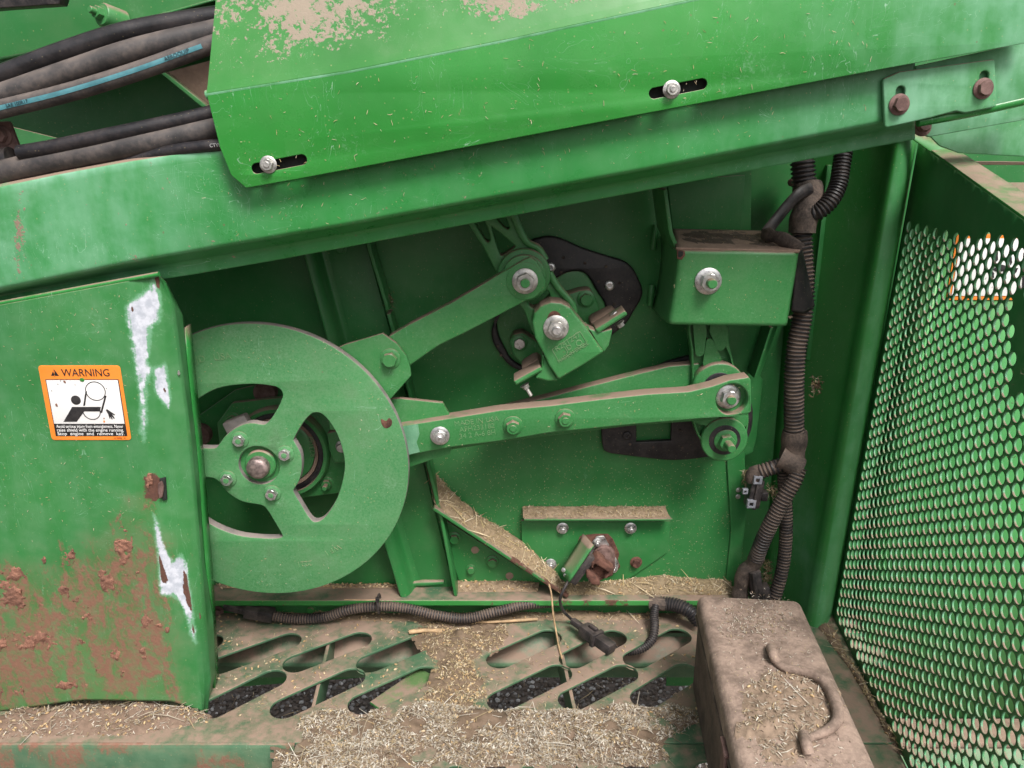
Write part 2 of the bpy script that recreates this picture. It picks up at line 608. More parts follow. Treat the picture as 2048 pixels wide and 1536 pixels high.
def loft(name, rows, mat, parent=None, sub=(1, 1), th=0.0, attrs=None, bend=0.0, relief=None, smooth=40):
    """rows: list of polylines [(px,py,Y)...]; bilinear surface through them; attrs: name -> f(px, py)"""
    R = np.array(rows, float)                      # nr x nc x 3
    nr, nc = R.shape[:2]
    u = np.linspace(0, nr - 1, (nr - 1) * sub[0] + 1)
    v = np.linspace(0, nc - 1, (nc - 1) * sub[1] + 1)
    ui = np.minimum(u.astype(int), nr - 2); uf = (u - ui)[:, None, None]
    A = R[ui] * (1 - uf) + R[ui + 1] * uf
    vi = np.minimum(v.astype(int), nc - 2); vf = (v - vi)[None, :, None]
    G = A[:, vi] * (1 - vf) + A[:, vi + 1] * vf
    if bend:
        for _ in range(int(bend)):
            K = G.copy()
            K[1:-1] = .25 * G[:-2] + .5 * G[1:-1] + .25 * G[2:]
            G = K
            K = G.copy()
            K[:, 1:-1] = .25 * G[:, :-2] + .5 * G[:, 1:-1] + .25 * G[:, 2:]
            G = K
    px, py, Y = G[..., 0].ravel(), G[..., 1].ravel(), G[..., 2].ravel()
    if relief is not None:
        Y = Y - relief(px, py)
    dx, dy = (px - 1024) / FPX, -(py - 768) / FPX
    ry, rz = CP + dy * SP, -SP + dy * CP
    t = (Y - CAM_Y) / ry
    V = np.stack([dx * t, Y, CAM_Z + rz * t], 1)
    h, w = G.shape[:2]
    idx = np.arange(h * w).reshape(h, w)
    F = np.stack([idx[:-1, :-1], idx[:-1, 1:], idx[1:, 1:], idx[1:, :-1]], -1).reshape(-1, 4)
    me = bpy.data.meshes.new('m')
    me.from_pydata(V.tolist(), [], F.tolist())
    # front towards the camera
    if sum(1 for p in list(me.polygons)[::max(1, len(F) // 50)] if p.normal.dot(Vector((0, CAM_Y, CAM_Z)) - p.center) > 0) * 2 < len(list(me.polygons)[::max(1, len(F) // 50)]):
        me.flip_normals()
    finish(me, smooth)
    for k, f in (attrs or {}).items():
        a = me.attributes.new(k, 'FLOAT', 'POINT')
        a.data.foreach_set('value', np.clip(f(px, py), 0, 1).astype(np.float32))
    o = link(name, me, mat, parent)
    if th:
        s = o.modifiers.new('thickness', 'SOLIDIFY')
        s.thickness = th
        s.offset = -1
    return o


def wloft(name, rows, mat, parent=None, sub=(1, 1), th=0.0, smooth=40, flip=False, attrs=None):
    """the same through world points"""
    R = np.array(rows, float)
    nr, nc = R.shape[:2]
    u = np.linspace(0, nr - 1, (nr - 1) * sub[0] + 1)
    v = np.linspace(0, nc - 1, (nc - 1) * sub[1] + 1)
    ui = np.minimum(u.astype(int), nr - 2); uf = (u - ui)[:, None, None]
    A = R[ui] * (1 - uf) + R[ui + 1] * uf
    vi = np.minimum(v.astype(int), nc - 2); vf = (v - vi)[None, :, None]
    G = A[:, vi] * (1 - vf) + A[:, vi + 1] * vf
    h, w = G.shape[:2]
    idx = np.arange(h * w).reshape(h, w)
    F = np.stack([idx[:-1, :-1], idx[:-1, 1:], idx[1:, 1:], idx[1:, :-1]], -1).reshape(-1, 4)
    me = bpy.data.meshes.new('m')
    me.from_pydata(G.reshape(-1, 3).tolist(), [], F.tolist())
    if flip: me.flip_normals()
    finish(me, smooth)
    for k, f in (attrs or {}).items():
        a = me.attributes.new(k, 'FLOAT', 'POINT')
        a.data.foreach_set('value', np.clip(f(G.reshape(-1, 3)), 0, 1).astype(np.float32))
    o = link(name, me, mat, parent)
    if th:
        s = o.modifiers.new('thickness', 'SOLIDIFY'); s.thickness = th; s.offset = -1
    return o


def box(name, c, size, mat, parent=None, rot=None, bevel=.001):
    bm = bmesh.new()
    bmesh.ops.create_cube(bm, size=1)
    bmesh.ops.scale(bm, vec=size, verts=bm.verts)
    if bevel:
        bmesh.ops.bevel(bm, geom=bm.edges[:], offset=min(bevel, min(size) * .4), segments=2, affect='EDGES', profile=.5)
    M = Matrix.Translation(Vector(c)) @ (rot.to_4x4() if rot is not None else Matrix.Identity(4))
    bmesh.ops.transform(bm, matrix=M, verts=bm.verts)
    me = bpy.data.meshes.new('m'); bm.to_mesh(me); bm.free()
    return link(name, finish(me), mat, parent)


def frame_from(x, y=None):
    """rotation whose X axis is x and whose Y axis is nearest to y"""
    x = Vector(x).normalized()
    y = Vector(y or (0, 1, 0)); y = (y - x * y.dot(x)).normalized()
    z = x.cross(y)
    return Matrix((x, y, z)).transposed()


def bar(name, p0, p1, wy, wz, mat, parent=None, bevel=.001, ydir=None):
    p0, p1 = Vector(p0), Vector(p1)
    return box(name, (p0 + p1) / 2, ((p1 - p0).length, wy, wz), mat, parent, frame_from(p1 - p0, ydir), bevel)


def lathe_mesh(prof, n=28):
    """prof: (r, z) from bottom to top, closed to the axis at both ends"""
    verts, faces = [], []
    k = len(prof)
    for r, z in prof:
        for i in range(n):
            a = 2 * math.pi * i / n
            verts.append((r * math.cos(a), r * math.sin(a), z))
    for j in range(k - 1):
        for i in range(n):
            i2 = (i + 1) % n
            faces.append((j * n + i, j * n + i2, (j + 1) * n + i2, (j + 1) * n + i))
    faces.append(tuple(range((k - 1) * n, k * n)))
    faces.append(tuple(range(n - 1, -1, -1)))
    return mesh_from(verts, faces, 40)


def placed(name, me, M, mat, parent):
    """mesh shared between alike pieces, put by a world matrix"""
    o = bpy.data.objects.new(name, me)
    COL.objects.link(o)
    o.parent = parent
    if parent is not None:
        o.matrix_parent_inverse = world_of(parent).inverted()
    o.matrix_basis = M
    WORLD[o.name] = M
    if mat is not None:
        if len(me.materials) == 0:
            me.materials.append(None)
        o.material_slots[0].link = 'OBJECT'
        o.material_slots[0].material = mat
    return o


def hex_mesh(h, chamfer=.12):
    verts, faces = [], []
    n = 24
    def hexr(a):
        a = (a % (math.pi / 3)) - math.pi / 6
        return math.cos(math.pi / 6) / math.cos(a)
    rings = []
    for z, f in ((0, 1), (h - chamfer, 1), (h - chamfer * .4, .965), (h, .86)):
        ring = []
        for i in range(n):
            a = 2 * math.pi * i / n
            r = min(hexr(a), f) if f < 1 else hexr(a)
            r = min(r, 1.0)
            ring.append(len(verts)); verts.append((r * math.cos(a), r * math.sin(a), z))
        rings.append(ring)
    for a, b in zip(rings, rings[1:]):
        for i in range(n):
            faces.append((a[i], a[(i + 1) % n], b[(i + 1) % n], b[i]))
    faces.append(tuple(rings[-1])); faces.append(tuple(reversed(rings[0])))
    return mesh_from(verts, faces, 25)


HEX = hex_mesh(.95)
HEXHEAD = hex_mesh(.72)
WASHER = lathe_mesh([(1.38, 0), (1.42, .06), (1.40, .16), (1.12, .30), (.9, .31)])
STUD = lathe_mesh([(.52, 0), (.52, .9), (.52, 1.25), (.50, 1.45), (.42, 1.52)], 20)
THREAD = lathe_mesh([(.55 if i % 2 else .47, i * .13) for i in range(26)] + [(.40, 3.45)], 18)
RIVET = lathe_mesh([(1, 0), (1, .15), (.9, .3), (.55, .42), (.3, .36), (.22, .2)], 20)
DOME = lathe_mesh([(1, 0), (1, .5), (.97, .72), (.86, .9), (.62, 1.0), (.3, 1.04)], 28)


def bolt(parent, P, r, mat, kind='nut', axis=(0, -1, 0), stud=1.0, smat=None, wmat=None, spin=None, washer=True):
    """a nut with washer and stud (or a bolt head with its flange) standing on point P"""
    P = Vector(P)
    r = r * .78
    q = Vector(axis).to_track_quat('Z', 'Y').to_matrix().to_4x4()
    sp = random.random() * 1.05 if spin is None else spin
    M = Matrix.Translation(P) @ q @ Matrix.Rotation(sp, 4, 'Z') @ Matrix.Diagonal((r, r, r, 1))
    lift = Matrix.Translation((0, 0, .28))
    if kind == 'nut':
        nut = placed('hex_nut', HEX, M @ lift, mat, parent)
        if stud:
            placed('stud', THREAD if stud > 2 else STUD, M @ lift @ Matrix.Diagonal((1, 1, stud if stud <= 2 else stud / 3, 1)), smat or mat, nut)
    else:
        nut = placed('hex_bolt', HEXHEAD, M @ lift, mat, parent)
    if washer:
        placed('washer', WASHER, M, wmat or mat, nut)
    return nut


def text(name, s, size, th, M, mat, parent, align='CENTER', spacing=1.0, sx=1.0):
    cu = bpy.data.curves.new('t', 'FONT')
    cu.body = s
    cu.size = size
    cu.extrude = th / 2
    cu.align_x = align
    cu.align_y = 'CENTER'
    cu.space_character = spacing
    cu.resolution_u = 3
    o = bpy.data.objects.new('t', cu)
    me = bpy.data.meshes.new_from_object(o)
    bpy.data.objects.remove(o); bpy.data.curves.remove(cu)
    me.materials.clear()
    me.transform(M @ Matrix.Diagonal((sx, 1, 1, 1)))
    return link(name, finish(me), mat, parent)


def on_wall(px, py, Y, ang=0.0):
    """matrix for lettering that reads on a plane facing the viewer"""
    x, y, z = at(px, py, Y)
    R = Matrix(((1, 0, 0), (0, 0, -1), (0, 1, 0))).to_4x4()
    return Matrix.Translation((x, y, z)) @ R @ Matrix.Rotation(ang, 4, 'Z')


# soft masks in the photograph's frame, used only to say where dirt and wear sit on a sheet
def poly_mask(poly, soft):
    P = np.array(poly, float)

    def f(px, py):
        inside = np.zeros(px.shape, bool)
        dist = np.full(px.shape, 1e9)
        for i in range(len(P)):
            x0, y0 = P[i - 1]; x1, y1 = P[i]
            cond = ((y0 > py) != (y1 > py))
            with np.errstate(divide='ignore', invalid='ignore'):
                xi = (x1 - x0) * (py - y0) / (y1 - y0 + 1e-12) + x0
            inside ^= cond & (px < xi)
            dx, dy = x1 - x0, y1 - y0
            t = np.clip(((px - x0) * dx + (py - y0) * dy) / (dx * dx + dy * dy + 1e-9), 0, 1)
            dist = np.minimum(dist, np.hypot(px - x0 - t * dx, py - y0 - t * dy))
        sd = np.where(inside, dist, -dist)
        return np.clip(.5 + sd / (2 * soft), 0, 1)
    return f


def blobs(*bl):
    def f(px, py):
        m = np.zeros(px.shape)
        for cx, cy, rx, ry, a in bl:
            m = np.maximum(m, a * np.exp(-(((px - cx) / rx) ** 2 + ((py - cy) / ry) ** 2)))
        return m
    return f


def fmax(*fs):
    return lambda px, py: np.max([f(px, py) for f in fs], axis=0)


# ------------------------------------------------------------------ loose stuff: chaff, grain, gravel
CH_PAL = np.array([(.44, .33, .19), (.36, .26, .15), (.52, .42, .27), (.28, .19, .115), (.20, .135, .085), (.60, .51, .37), (.40, .31, .16), (.31, .23, .14)])


def flakes(P, N, length, width, pal=CH_PAL, tilt=.35, curl=.25, dark=0.0, along=None, al=.0):
    """thin curved slivers lying on points P with normals N -> verts, faces, colours"""
    n = len(P)
    R = rng.normal(size=(n, 3))
    if along is not None:
        R = R * (1 - al) + np.array(along) * al * np.sign(rng.normal(size=(n, 1)))
    T = R - N * np.sum(R * N, 1)[:, None]
    T /= np.linalg.norm(T, axis=1)[:, None] + 1e-9
    T = T + N * rng.normal(0, tilt, (n, 1))
    T /= np.linalg.norm(T, axis=1)[:, None]
    B = np.cross(N, T); B /= np.linalg.norm(B, axis=1)[:, None] + 1e-9
    B = B + N * rng.normal(0, tilt, (n, 1)); B /= np.linalg.norm(B, axis=1)[:, None]
    U = np.cross(T, B)
    L = length[:, None]; W = width[:, None]
    k = rng.normal(0, curl, (n, 1)) * L
    s = rng.normal(0, curl * .5, (n, 1)) * L
    V = np.stack([P - T * L / 2 - B * W * .25, P - T * L / 2 + B * W * .25,
                  P - B * W / 2 + U * k + B * s, P + B * W / 2 + U * k + B * s,
                  P + T * L / 2 - B * W * .2, P + T * L / 2 + B * W * .2], 1)
    base = np.arange(n)[:, None] * 6
    F = np.concatenate([base + np.array([[0, 1, 3, 2]]), base + np.array([[2, 3, 5, 4]])], 0)
    c = pal[rng.integers(0, len(pal), n)] * rng.uniform(.75, 1.2, (n, 1)) * (1 - dark)
    Cc = np.repeat(c[:, None, :], 6, 1)
    return V.reshape(-1, 3), F, Cc.reshape(-1, 3)


SPH = None


def grains(P, N, size=.0032, pal=np.array([(.44, .30, .16), (.50, .36, .20), (.38, .25, .13), (.54, .42, .27)]), ratio=.48, jit=.2):
    n = len(P)
    sv, sf = [], []
    for j, (r, z) in enumerate(((.0, -1), (.75, -.6), (1, 0), (.75, .6), (0, 1))):
        if r == 0:
            sv.append((0, 0, z))
        else:
            for i in range(6):
                sv.append((r * math.cos(i * math.pi / 3), r * math.sin(i * math.pi / 3), z))
    for i in range(6):
        a, b = 1 + i, 1 + (i + 1) % 6
        sf.append((0, b, a, a))
        sf.append((a, b, b + 6, a + 6)); sf.append((a + 6, b + 6, b + 12, a + 12)); sf.append((a + 12, b + 12, 19, 19))
    S = np.array(sv)
    R = rng.normal(size=(n, 3)); T = R - N * np.sum(R * N, 1)[:, None] * .8
    T /= np.linalg.norm(T, axis=1)[:, None]
    B = np.cross(T, N + 1e-3); B /= np.linalg.norm(B, axis=1)[:, None]
    U = np.cross(T, B)
    sz = size * rng.uniform(1 - jit, 1 + jit, (n, 1, 1))
    V = P[:, None, :] + sz * (S[None, :, 2:3] * T[:, None, :] + ratio * S[None, :, 0:1] * B[:, None, :] + ratio * S[None, :, 1:2] * U[:, None, :])
    m = len(S)
    F = (np.arange(n)[:, None, None] * m + np.array(sf)[None]).reshape(-1, 4)
    c = pal[rng.integers(0, len(pal), n)] * rng.uniform(.8, 1.15, (n, 1))
    return V.reshape(-1, 3), F, np.repeat(c[:, None, :], m, 1).reshape(-1, 3)


def loose(name, chunks, label, cat, mat=None, smooth=True, group=None):
    """one uncountable mass from several chunks of (verts, faces, colours)"""
    V, F, C, o = [], [], [], 0
    for v, f, c in chunks:
        V.append(v); F.append(f + o); C.append(c); o += len(v)
    V, F, C = np.vstack(V), np.vstack(F), np.vstack(C)
    faces = [tuple(f) if f[2] != f[3] else tuple(f[:3]) for f in F.tolist()]
    me = bpy.data.meshes.new('m')
    me.from_pydata(V.tolist(), [], faces)
    a = me.color_attributes.new('tint', 'FLOAT_COLOR', 'POINT')
    a.data.foreach_set('color', np.hstack([C, np.ones((len(C), 1))]).astype(np.float32).ravel())
    if smooth:
        me.polygons.foreach_set('use_smooth', [True] * len(me.polygons))
    ob = link(name, me, mat or CHAFF)
    tag(ob, label, cat, group, 'stuff')
    return ob


def fbm(P, s, o=3):
    return np.array([mnoise.fractal(Vector((p[0] * s, p[1] * s, p[2] * s)), 1.0, 2.0, o) for p in P])


def patch(A, B, hmax, nflakes, up=(0, 0, 1), nu=90, nv=24, ragged=.35, lmin=.003, lmax=.010, wmin=.0006, wmax=.0016,
          base_col=(.24, .172, .112), pal=CH_PAL, ngrain=0, heap=False, profile=None, nscale=28, tilt=.35, cover=None, long=0, spill=.0, along=None, al=0.0, seed=0):
    """a low bank of chaff between the world polylines A (back) and B (front)"""
    def res(pl, n):
        pl = np.array(pl, float)
        L = np.concatenate([[0], np.cumsum(np.linalg.norm(np.diff(pl, axis=0), axis=1))])
        t = np.linspace(0, L[-1], n)
        return np.stack([np.interp(t, L, pl[:, k]) for k in range(3)], 1)
    A, B = res(A, nu), res(B, nu)
    up = np.array(up, float); up /= np.linalg.norm(up)
    s = np.linspace(0, 1, nv)
    G = A[:, None] * (1 - s)[None, :, None] + B[:, None] * s[None, :, None]
    u = np.linspace(0, 1, nu)
    ed = np.minimum(np.minimum(u, 1 - u)[:, None] * 6, 1)
    pr = (profile(s) if profile else np.sin(np.pi * np.clip(s, 0, 1)) ** .6)[None, :]
    fl = G.reshape(-1, 3)
    nz = fbm(fl + seed, nscale).reshape(nu, nv)
    nf = fbm(fl + seed + 5, nscale * 5, 2).reshape(nu, nv)
    if heap:
        rr = ((u[:, None] - .5) / .5) ** 2 + ((s[None, :] - .5) / .5) ** 2
        pr = np.clip(1.05 - rr, -.6, 1); ed = np.ones((nu, 1))
    H = hmax * (np.minimum(ed, 1) * pr * (1 + .5 * nz) - ragged * (.55 - nz)) + .0012 * nf
    G = G + H[..., None] * up
    idx = np.arange(nu * nv).reshape(nu, nv)
    keep = H > -.0022
    F = []
    for i in range(nu - 1):
        for j in range(nv - 1):
            if keep[i:i + 2, j:j + 2].any():
                F.append((idx[i, j], idx[i, j + 1], idx[i + 1, j + 1], idx[i + 1, j]))
    F = np.array(F) if F else np.zeros((0, 4), int)
    Vb = G.reshape(-1, 3)
    cb = np.array(base_col)[None] * (1 + .35 * nf.reshape(-1, 1))
    used = np.unique(F); remap = -np.ones(len(Vb), int); remap[used] = np.arange(len(used))
    chunks = [(Vb[used], remap[F], np.clip(cb[used], 0, 1))] if len(F) else []
    # slivers on top
    def sample(n, grow=0.0):
        uu = rng.uniform(0, nu - 1.001, n); vv = rng.uniform(-grow, 1 + grow, n) * (nv - 1.001)
        vv = np.clip(vv, -.0, nv - 1.001)
        i, j = uu.astype(int), vv.astype(int); a, b = (uu - i)[:, None], (vv - j)[:, None]
        Q = (G[i, j] * (1 - a) * (1 - b) + G[i + 1, j] * a * (1 - b) + G[i, j + 1] * (1 - a) * b + G[i + 1, j + 1] * a * b)
        h = H[i, j]
        return Q[h > -.0015]
    Q = sample(nflakes)
    dn_ = fbm(Q + seed + 9, nscale * 1.6, 3)
    Q = Q[rng.uniform(-.62, .50, len(Q)) < dn_ * 1.5 + .12]
    Q = Q + up * rng.uniform(.0002, .0030, (len(Q), 1))
    k = len(Q)
    kind = rng.uniform(0, 1, k)
    # fines, husks and broken straw in one bed
    Ls = np.where(kind < .62, rng.uniform(.0010, .0040, k), np.where(kind < .92, rng.uniform(.004, .0085, k), lmin + (lmax - lmin) * rng.beta(1.6, 1.6, k)))
    Ws = np.where(kind < .62, rng.uniform(.0005, .0014, k), np.where(kind < .92, wmax * rng.uniform(.5, 1.0, k), wmin + (wmax - wmin) * .3 * rng.uniform(0, 1, k)))
    order = np.argsort(pal.sum(1))
    pal_d, pal_l = pal[order[:max(2, len(pal) * 2 // 3)]], pal[order[len(pal) // 3:]]
    for sel, pp, cu_, ti in ((kind < .62, pal_d, .2, tilt), ((kind >= .62) & (kind < .92), pal_l, .18, tilt * .8), (kind >= .92, pal_l, .05, tilt * .5)):
        m_ = int(sel.sum())
        if m_:
            chunks.append(flakes(Q[sel], np.tile(up, (m_, 1)), Ls[sel], Ws[sel], pp, ti, cu_, along=along, al=al))
    if long:
        Q = sample(long) + up * .0025
        chunks.append(flakes(Q, np.tile(up, (len(Q), 1)), .012 + .07 * rng.beta(1.1, 3, len(Q)), rng.uniform(.0008, .0019, len(Q)), pal[np.argsort(pal.sum(1))[len(pal) // 3:]], .12, .05, along=along, al=al))
    if ngrain:
        Q = sample(ngrain) + up * .0012
        chunks.append(grains(Q, np.tile(up, (len(Q), 1))))
    return chunks


def specks(pxpoly, Y, n, l=(.0015, .005), w=(.0004, .0009), dark=0.0, dens=None):
    """chaff slivers clinging to an upright sheet at depth Y"""
    xs = [p[0] for p in pxpoly]; ys = [p[1] for p in pxpoly]
    px = rng.uniform(min(xs), max(xs), n); py = rng.uniform(min(ys), max(ys), n)
    m = poly_mask(pxpoly, 1)(px, py) > .5
    px, py = px[m], py[m]
    if dens is not None:
        k = rng.uniform(0, 1, len(px)) < dens(px, py)
        px, py = px[k], py[k]
    P = np.array([at(a, b, Y - .0006) for a, b in zip(px, py)]).reshape(-1, 3)
    N = np.tile(np.array([0, -1., 0]), (len(P), 1))
    return flakes(P, N, rng.uniform(*l, len(P)), rng.uniform(*w, len(P)), CH_PAL[[0, 2, 5, 6]], .12, .12, dark)

# ================================================================== GROUND under the machine
gz = -0.62
g = wloft('ground', [[(-14, -14, gz), (14, -14, gz)], [(-14, 14, gz), (14, 14, gz)]],
          simple('dark gravel soil', (0.12, 0.095, 0.078), .9, 0, .5, 70, dust=.35, dcol=(.11, .085, .07), bump=1.0), None, flip=False)
tag(g, 'dark gravelly soil seen through the slots of the platform', 'ground', None, 'structure')
n = 30000
P = np.stack([rng.uniform(-.95, .95, n), rng.uniform(-.2, 1.25, n), np.full(n, gz + .002)], 1)
st = grains(P, np.tile(np.array([0, 0, 1.]), (n, 1)), .0048, np.array([(.20, .18, .165), (.14, .115, .10), (.30, .28, .265), (.11, .085, .07), (.50, .48, .46), (.17, .14, .12), (.13, .10, .08)]), .72, .75)
n2 = 900
P2 = np.stack([rng.uniform(-.95, .95, n2), rng.uniform(-.2, 1.25, n2), np.full(n2, gz + .008)], 1)
fl = flakes(P2, np.tile(np.array([0, 0, 1.]), (n2, 1)), rng.uniform(.015, .07, n2), rng.uniform(.001, .003, n2), CH_PAL, .15)
loose('gravel', [st, fl], 'loose grey pebbles and fallen straw on the soil below the platform', 'gravel', GRAVEL, False)

# ================================================================== INNER SIDE WALL of the machine
wall = thing('side_wall', 'dusty green inner sheet metal wall behind the crank wheel and rods', 'wall', (0, 0, .05))
wpx = [(1505, 180), (1500, 640), (1495, 760), (1488, 900), (1492, 1000), (1489, 1060), (1472, 1200), (1472, 1300)]
wallpts = [at(x, y, 0) for x, y in wpx]
ol = [(-1.3, 1.5), (at(1505, 180, 0)[0], 1.5)] + [(p[0], p[2]) for p in wallpts] + [(-1.3, -.25)]
plate('sheet', [ol], 0.0, .004, PAINT_IN, wall, .001)
# right hand strip of the sheet with its own lapped edge
pplate('lapped_strip', [(1452, 880), (1489, 905), (1493, 1000), (1489, 1062), (1474, 1185), (1450, 1185), (1462, 1060)], -.0045, .003, PAINT_IN, wall, bevel=.0008)
# recess behind, where the conduit runs
rec = thing('recess_wall', 'dark green recessed sheet behind the corrugated conduit', 'wall', (.45, .09, 0))
plate('sheet', [[(.33, 1.5), (1.0, 1.5), (1.0, -.25), (.33, -.25)]], .085, .004, PAINT_IN, rec)
pplate('stiffener', [(1585, 640), (1634, 620), (1640, 640), (1622, 720), (1588, 725)], .05, .03, PAINT_IN, rec, bevel=.002)
pplate('angle_strip', [(1655, 330), (1664, 330), (1622, 720), (1612, 720)], .04, .045, PAINT_IN, rec, bevel=.001)
bolt(rec, at(1583, 365, .06), .006, RUST_BOLT, 'head', axis=(-.6, -.8, 0))

# leaning channel column behind the wheel
colm = thing('channel_column', 'green leaning channel column standing behind the crank wheel', 'column', at(850, 1190, 0))


def flange(name, px_line, Y0, Y1, th, mat, parent, side=1):
    """upright flange along a pixel line traced at its front edge (Y0), running back to Y1"""
    pts = [at(x, y, Y0) for x, y in px_line]
    out = [(p[0], p[2]) for p in pts]
    back = [(p[0] + side * th, p[2]) for p in pts[::-1]]
    return plate(name, [out + back], Y0, Y1 - Y0, mat, parent, .0012)


lf = [(600, 480), (612, 530), (700, 850), (765, 1080), (800, 1194)]
loft('left_flange', [[(x + 2, y, -.006) for x, y in lf], [(x, y, -.043) for x, y in lf], [(x + 5, y, -.0445) for x, y in lf], [(x + 22, y, -.034) for x, y in lf], [(x + 31, y, -.018) for x, y in lf], [(x + 38, y, -.0085) for x, y in lf], [(x + 50, y, -.0078) for x, y in lf]], PAINT_IN, colm, (3, 4), 0, bend=1)
flange('right_flange', [(728, 470), (737, 505), (768, 606), (771, 620)], -.05, -.002, .006, PAINT_IN, colm)
flange('right_flange', [(773, 628), (783, 662), (845, 900), (880, 1040), (908, 1192)], -.042, -.002, .006, PAINT_IN, colm)
wb = [(625, 470), (728, 470), (785, 680), (850, 940), (908, 1180), (815, 1180), (720, 820)]
pplate('web', wb, -.007, .005, PAINT_IN, colm)
sweep('weld_bead', [at(x, y, -.008) for x, y in ((812, 1168), (840, 1166), (888, 1164))], .006, PAINT_IN, colm, 10, .004, wob=.25)
bolt(colm, at(682, 497, -.008), .009, PAINT_IN, 'head')
# small nest of chaff held behind the flange
nest = [flakes(np.array([at(rng.normal(779, 4), rng.normal(603, 9), rng.uniform(-.03, -.005)) for _ in range(90)]), np.tile([0, -1., 0], (90, 1)), rng.uniform(.004, .012, 90), rng.uniform(.0005, .001, 90), CH_PAL * .7, .9)]
loose('chaff_tuft', nest, 'small brown tuft of chaff caught behind the column flange', 'chaff')

# bottom ledge angle
ledge = thing('ledge_angle', 'green angle ledge along the wall foot, dusty on top with bare rusty edge', 'ledge', (0, -.03, .05))
zl = .049
lx0, lx1 = -1.2, atz(1478, 1180, zl)[0]
deck('ledge_top', [[(lx0, .0), (lx1, .0), (lx1, -.052), (lx0, -.052)]], zl, .005, PAINT_DECK, ledge, .001)
wloft('ledge_lip', [[(lx0, -.0525, zl - .0002), (lx1, -.0525, zl - .0002)], [(lx0, -.0535, zl - .012), (lx1, -.0535, zl - .012)]],
      PAINT, ledge, (4, 120), .003, flip=True, attrs={'rust': lambda V: .34 + .55 * np.array([mnoise.noise(Vector((v[0] * 40, 0, v[2] * 30))) for v in V]) * (V[:, 0] > .05)})
plate('kick_strip', [[(lx0, zl - .006), (.47, zl - .006), (.47, -.05), (lx0, -.05)]], -.020, .004, PAINT_IN, ledge)
bolt(ledge, at(622, 1218, -.021), .0085, PAINT, 'head', spin=.3)
bolt(ledge, at(436, 1222, -.021), .010, RUST_BOLT, 'head')

# ================================================================== LOWER WALL FITTINGS
# bearing cover plate with its dusty top flange
cov = thing('bearing_plate', 'green bolted plate with chaff covered top flange around rusty shaft', 'plate', at(1190, 1150, -.004))
pplate('plate', [(1043, 1042), (1341, 1042), (1336, 1104), (1262, 1155), (1250, 1165), (1045, 1165)], -.0075, .007, PAINT_IN, cov, bevel=.0007)
p0, p1 = at(1046, 1044, -.035), at(1345, 1040, -.035)
deck('top_flange', [[(p0[0], -.004), (p0[0] + .002, -.035), (p1[0], -.035), (p1[0] - .006, -.004)]], p0[2] + .006, .004, PAINT_IN, cov)
for x, y in ((1125, 1056), (1261, 1056), (1101, 1128)):
    bolt(cov, at(x, y, -.0078), .0104, ZINC_CLEAN, 'nut', stud=.82)
bolt(cov, at(1272, 1124, -.0078), .0104, RUST, 'nut', stud=.6, smat=RUST, wmat=RUST)
bk = [(1160, 1072), (1190, 1068), (1216, 1068), (1226, 1078), (1234, 1096), (1239, 1108), (1236, 1120), (1241, 1134), (1232, 1146), (1215, 1150), (1165, 1140), (1150, 1100)]
pplate('rusty_opening', bk, -.0088, .003, RUST, cov, .006)
tri = [(1192, 1074), (1208, 1072), (1238, 1128), (1235, 1142), (1218, 1150), (1176, 1135), (1172, 1120)]
pplate('bearing_flange', tri, -.0130, .0045, ZINC_CLEAN, cov, .004)
bolt(cov, at(1194, 1085, -.0132), .0080, ZINC_CLEAN, 'nut', stud=.9)
bolt(cov, at(1227, 1137, -.0132), .0076, ZINC_CLEAN, 'nut', stud=.9)
shaft = thing('jaw_shaft', 'rusty stub shaft with two jaw lugs sticking out of the wall', 'shaft', at(1200, 1130, -.05))
Mx = Matrix.Translation(Vector(at(1207, 1108, -.0105))) @ Vector((0, -1, 0)).to_track_quat('Z', 'Y').to_matrix().to_4x4()
me = lathe_mesh([(.021, 0), (.0215, .008), (.0185, .010), (.018, .03), (.0165, .034), (.0165, .045)], 32); me.transform(Mx)
link('collar', me, RUST_BOLT, shaft)
Mx2 = Matrix.Translation(Vector(at(1197, 1146, -.055))) @ Vector((0, -1, 0)).to_track_quat('Z', 'Y').to_matrix().to_4x4()
me = lathe_mesh([(.0155, -.03), (.0155, 0), (.0145, .002), (.009, .0025), (.008, .001), (.005, .001), (.0025, .003)], 28); me.transform(Mx2)
link('shaft_end', me, RUST, shaft)
pplate('jaw_lug', [(1196, 1115), (1228, 1138), (1226, 1152), (1206, 1160), (1218, 1146), (1190, 1128), (1184, 1140), (1182, 1126)], -.074, .03, RUST, shaft, .003, bevel=.003)
pplate('jaw_lug', [(1172, 1138), (1186, 1150), (1200, 1164), (1200, 1172), (1184, 1170), (1173, 1156)], -.078, .03, RUST, shaft, .003, bevel=.003)
# speed sensor bracket
sens = thing('sensor_bracket', 'thin green tilted bracket with black sensor beside rusty shaft', 'sensor', at(1140, 1160, -.05))
A_, B_, C_, D_ = at(1166, 1067, -.030), at(1186, 1090, -.075), at(1138, 1164, -.080), at(1120, 1142, -.055)
wloft('plate', [[A_, B_], [D_, C_]], PAINT_CAST, sens, (6, 4), .003, flip=True)
E_ = at(1184, 1110, -.062); F_ = at(1143, 1163, -.066)
bar('sensor_body', E_, F_, .02, .016, BLACK, sens, .003)
for x, y in ((1127, 1140), (1131, 1150)):
    bolt(sens, Vector(at(x, y, -.064)), .0038, ZINC_CLEAN, 'head', axis=(-.5, -.75, .3))
cable = sweep('sensor_cable', [at(x, y, Y) for x, y, Y in ((1138, 1160, -.072), (1127, 1180, -.080), (1120, 1200, -.082), (1127, 1222, -.07), (1145, 1240, -.062), (1160, 1253, -.06))], .0028, BLACK, None, 10, .004)
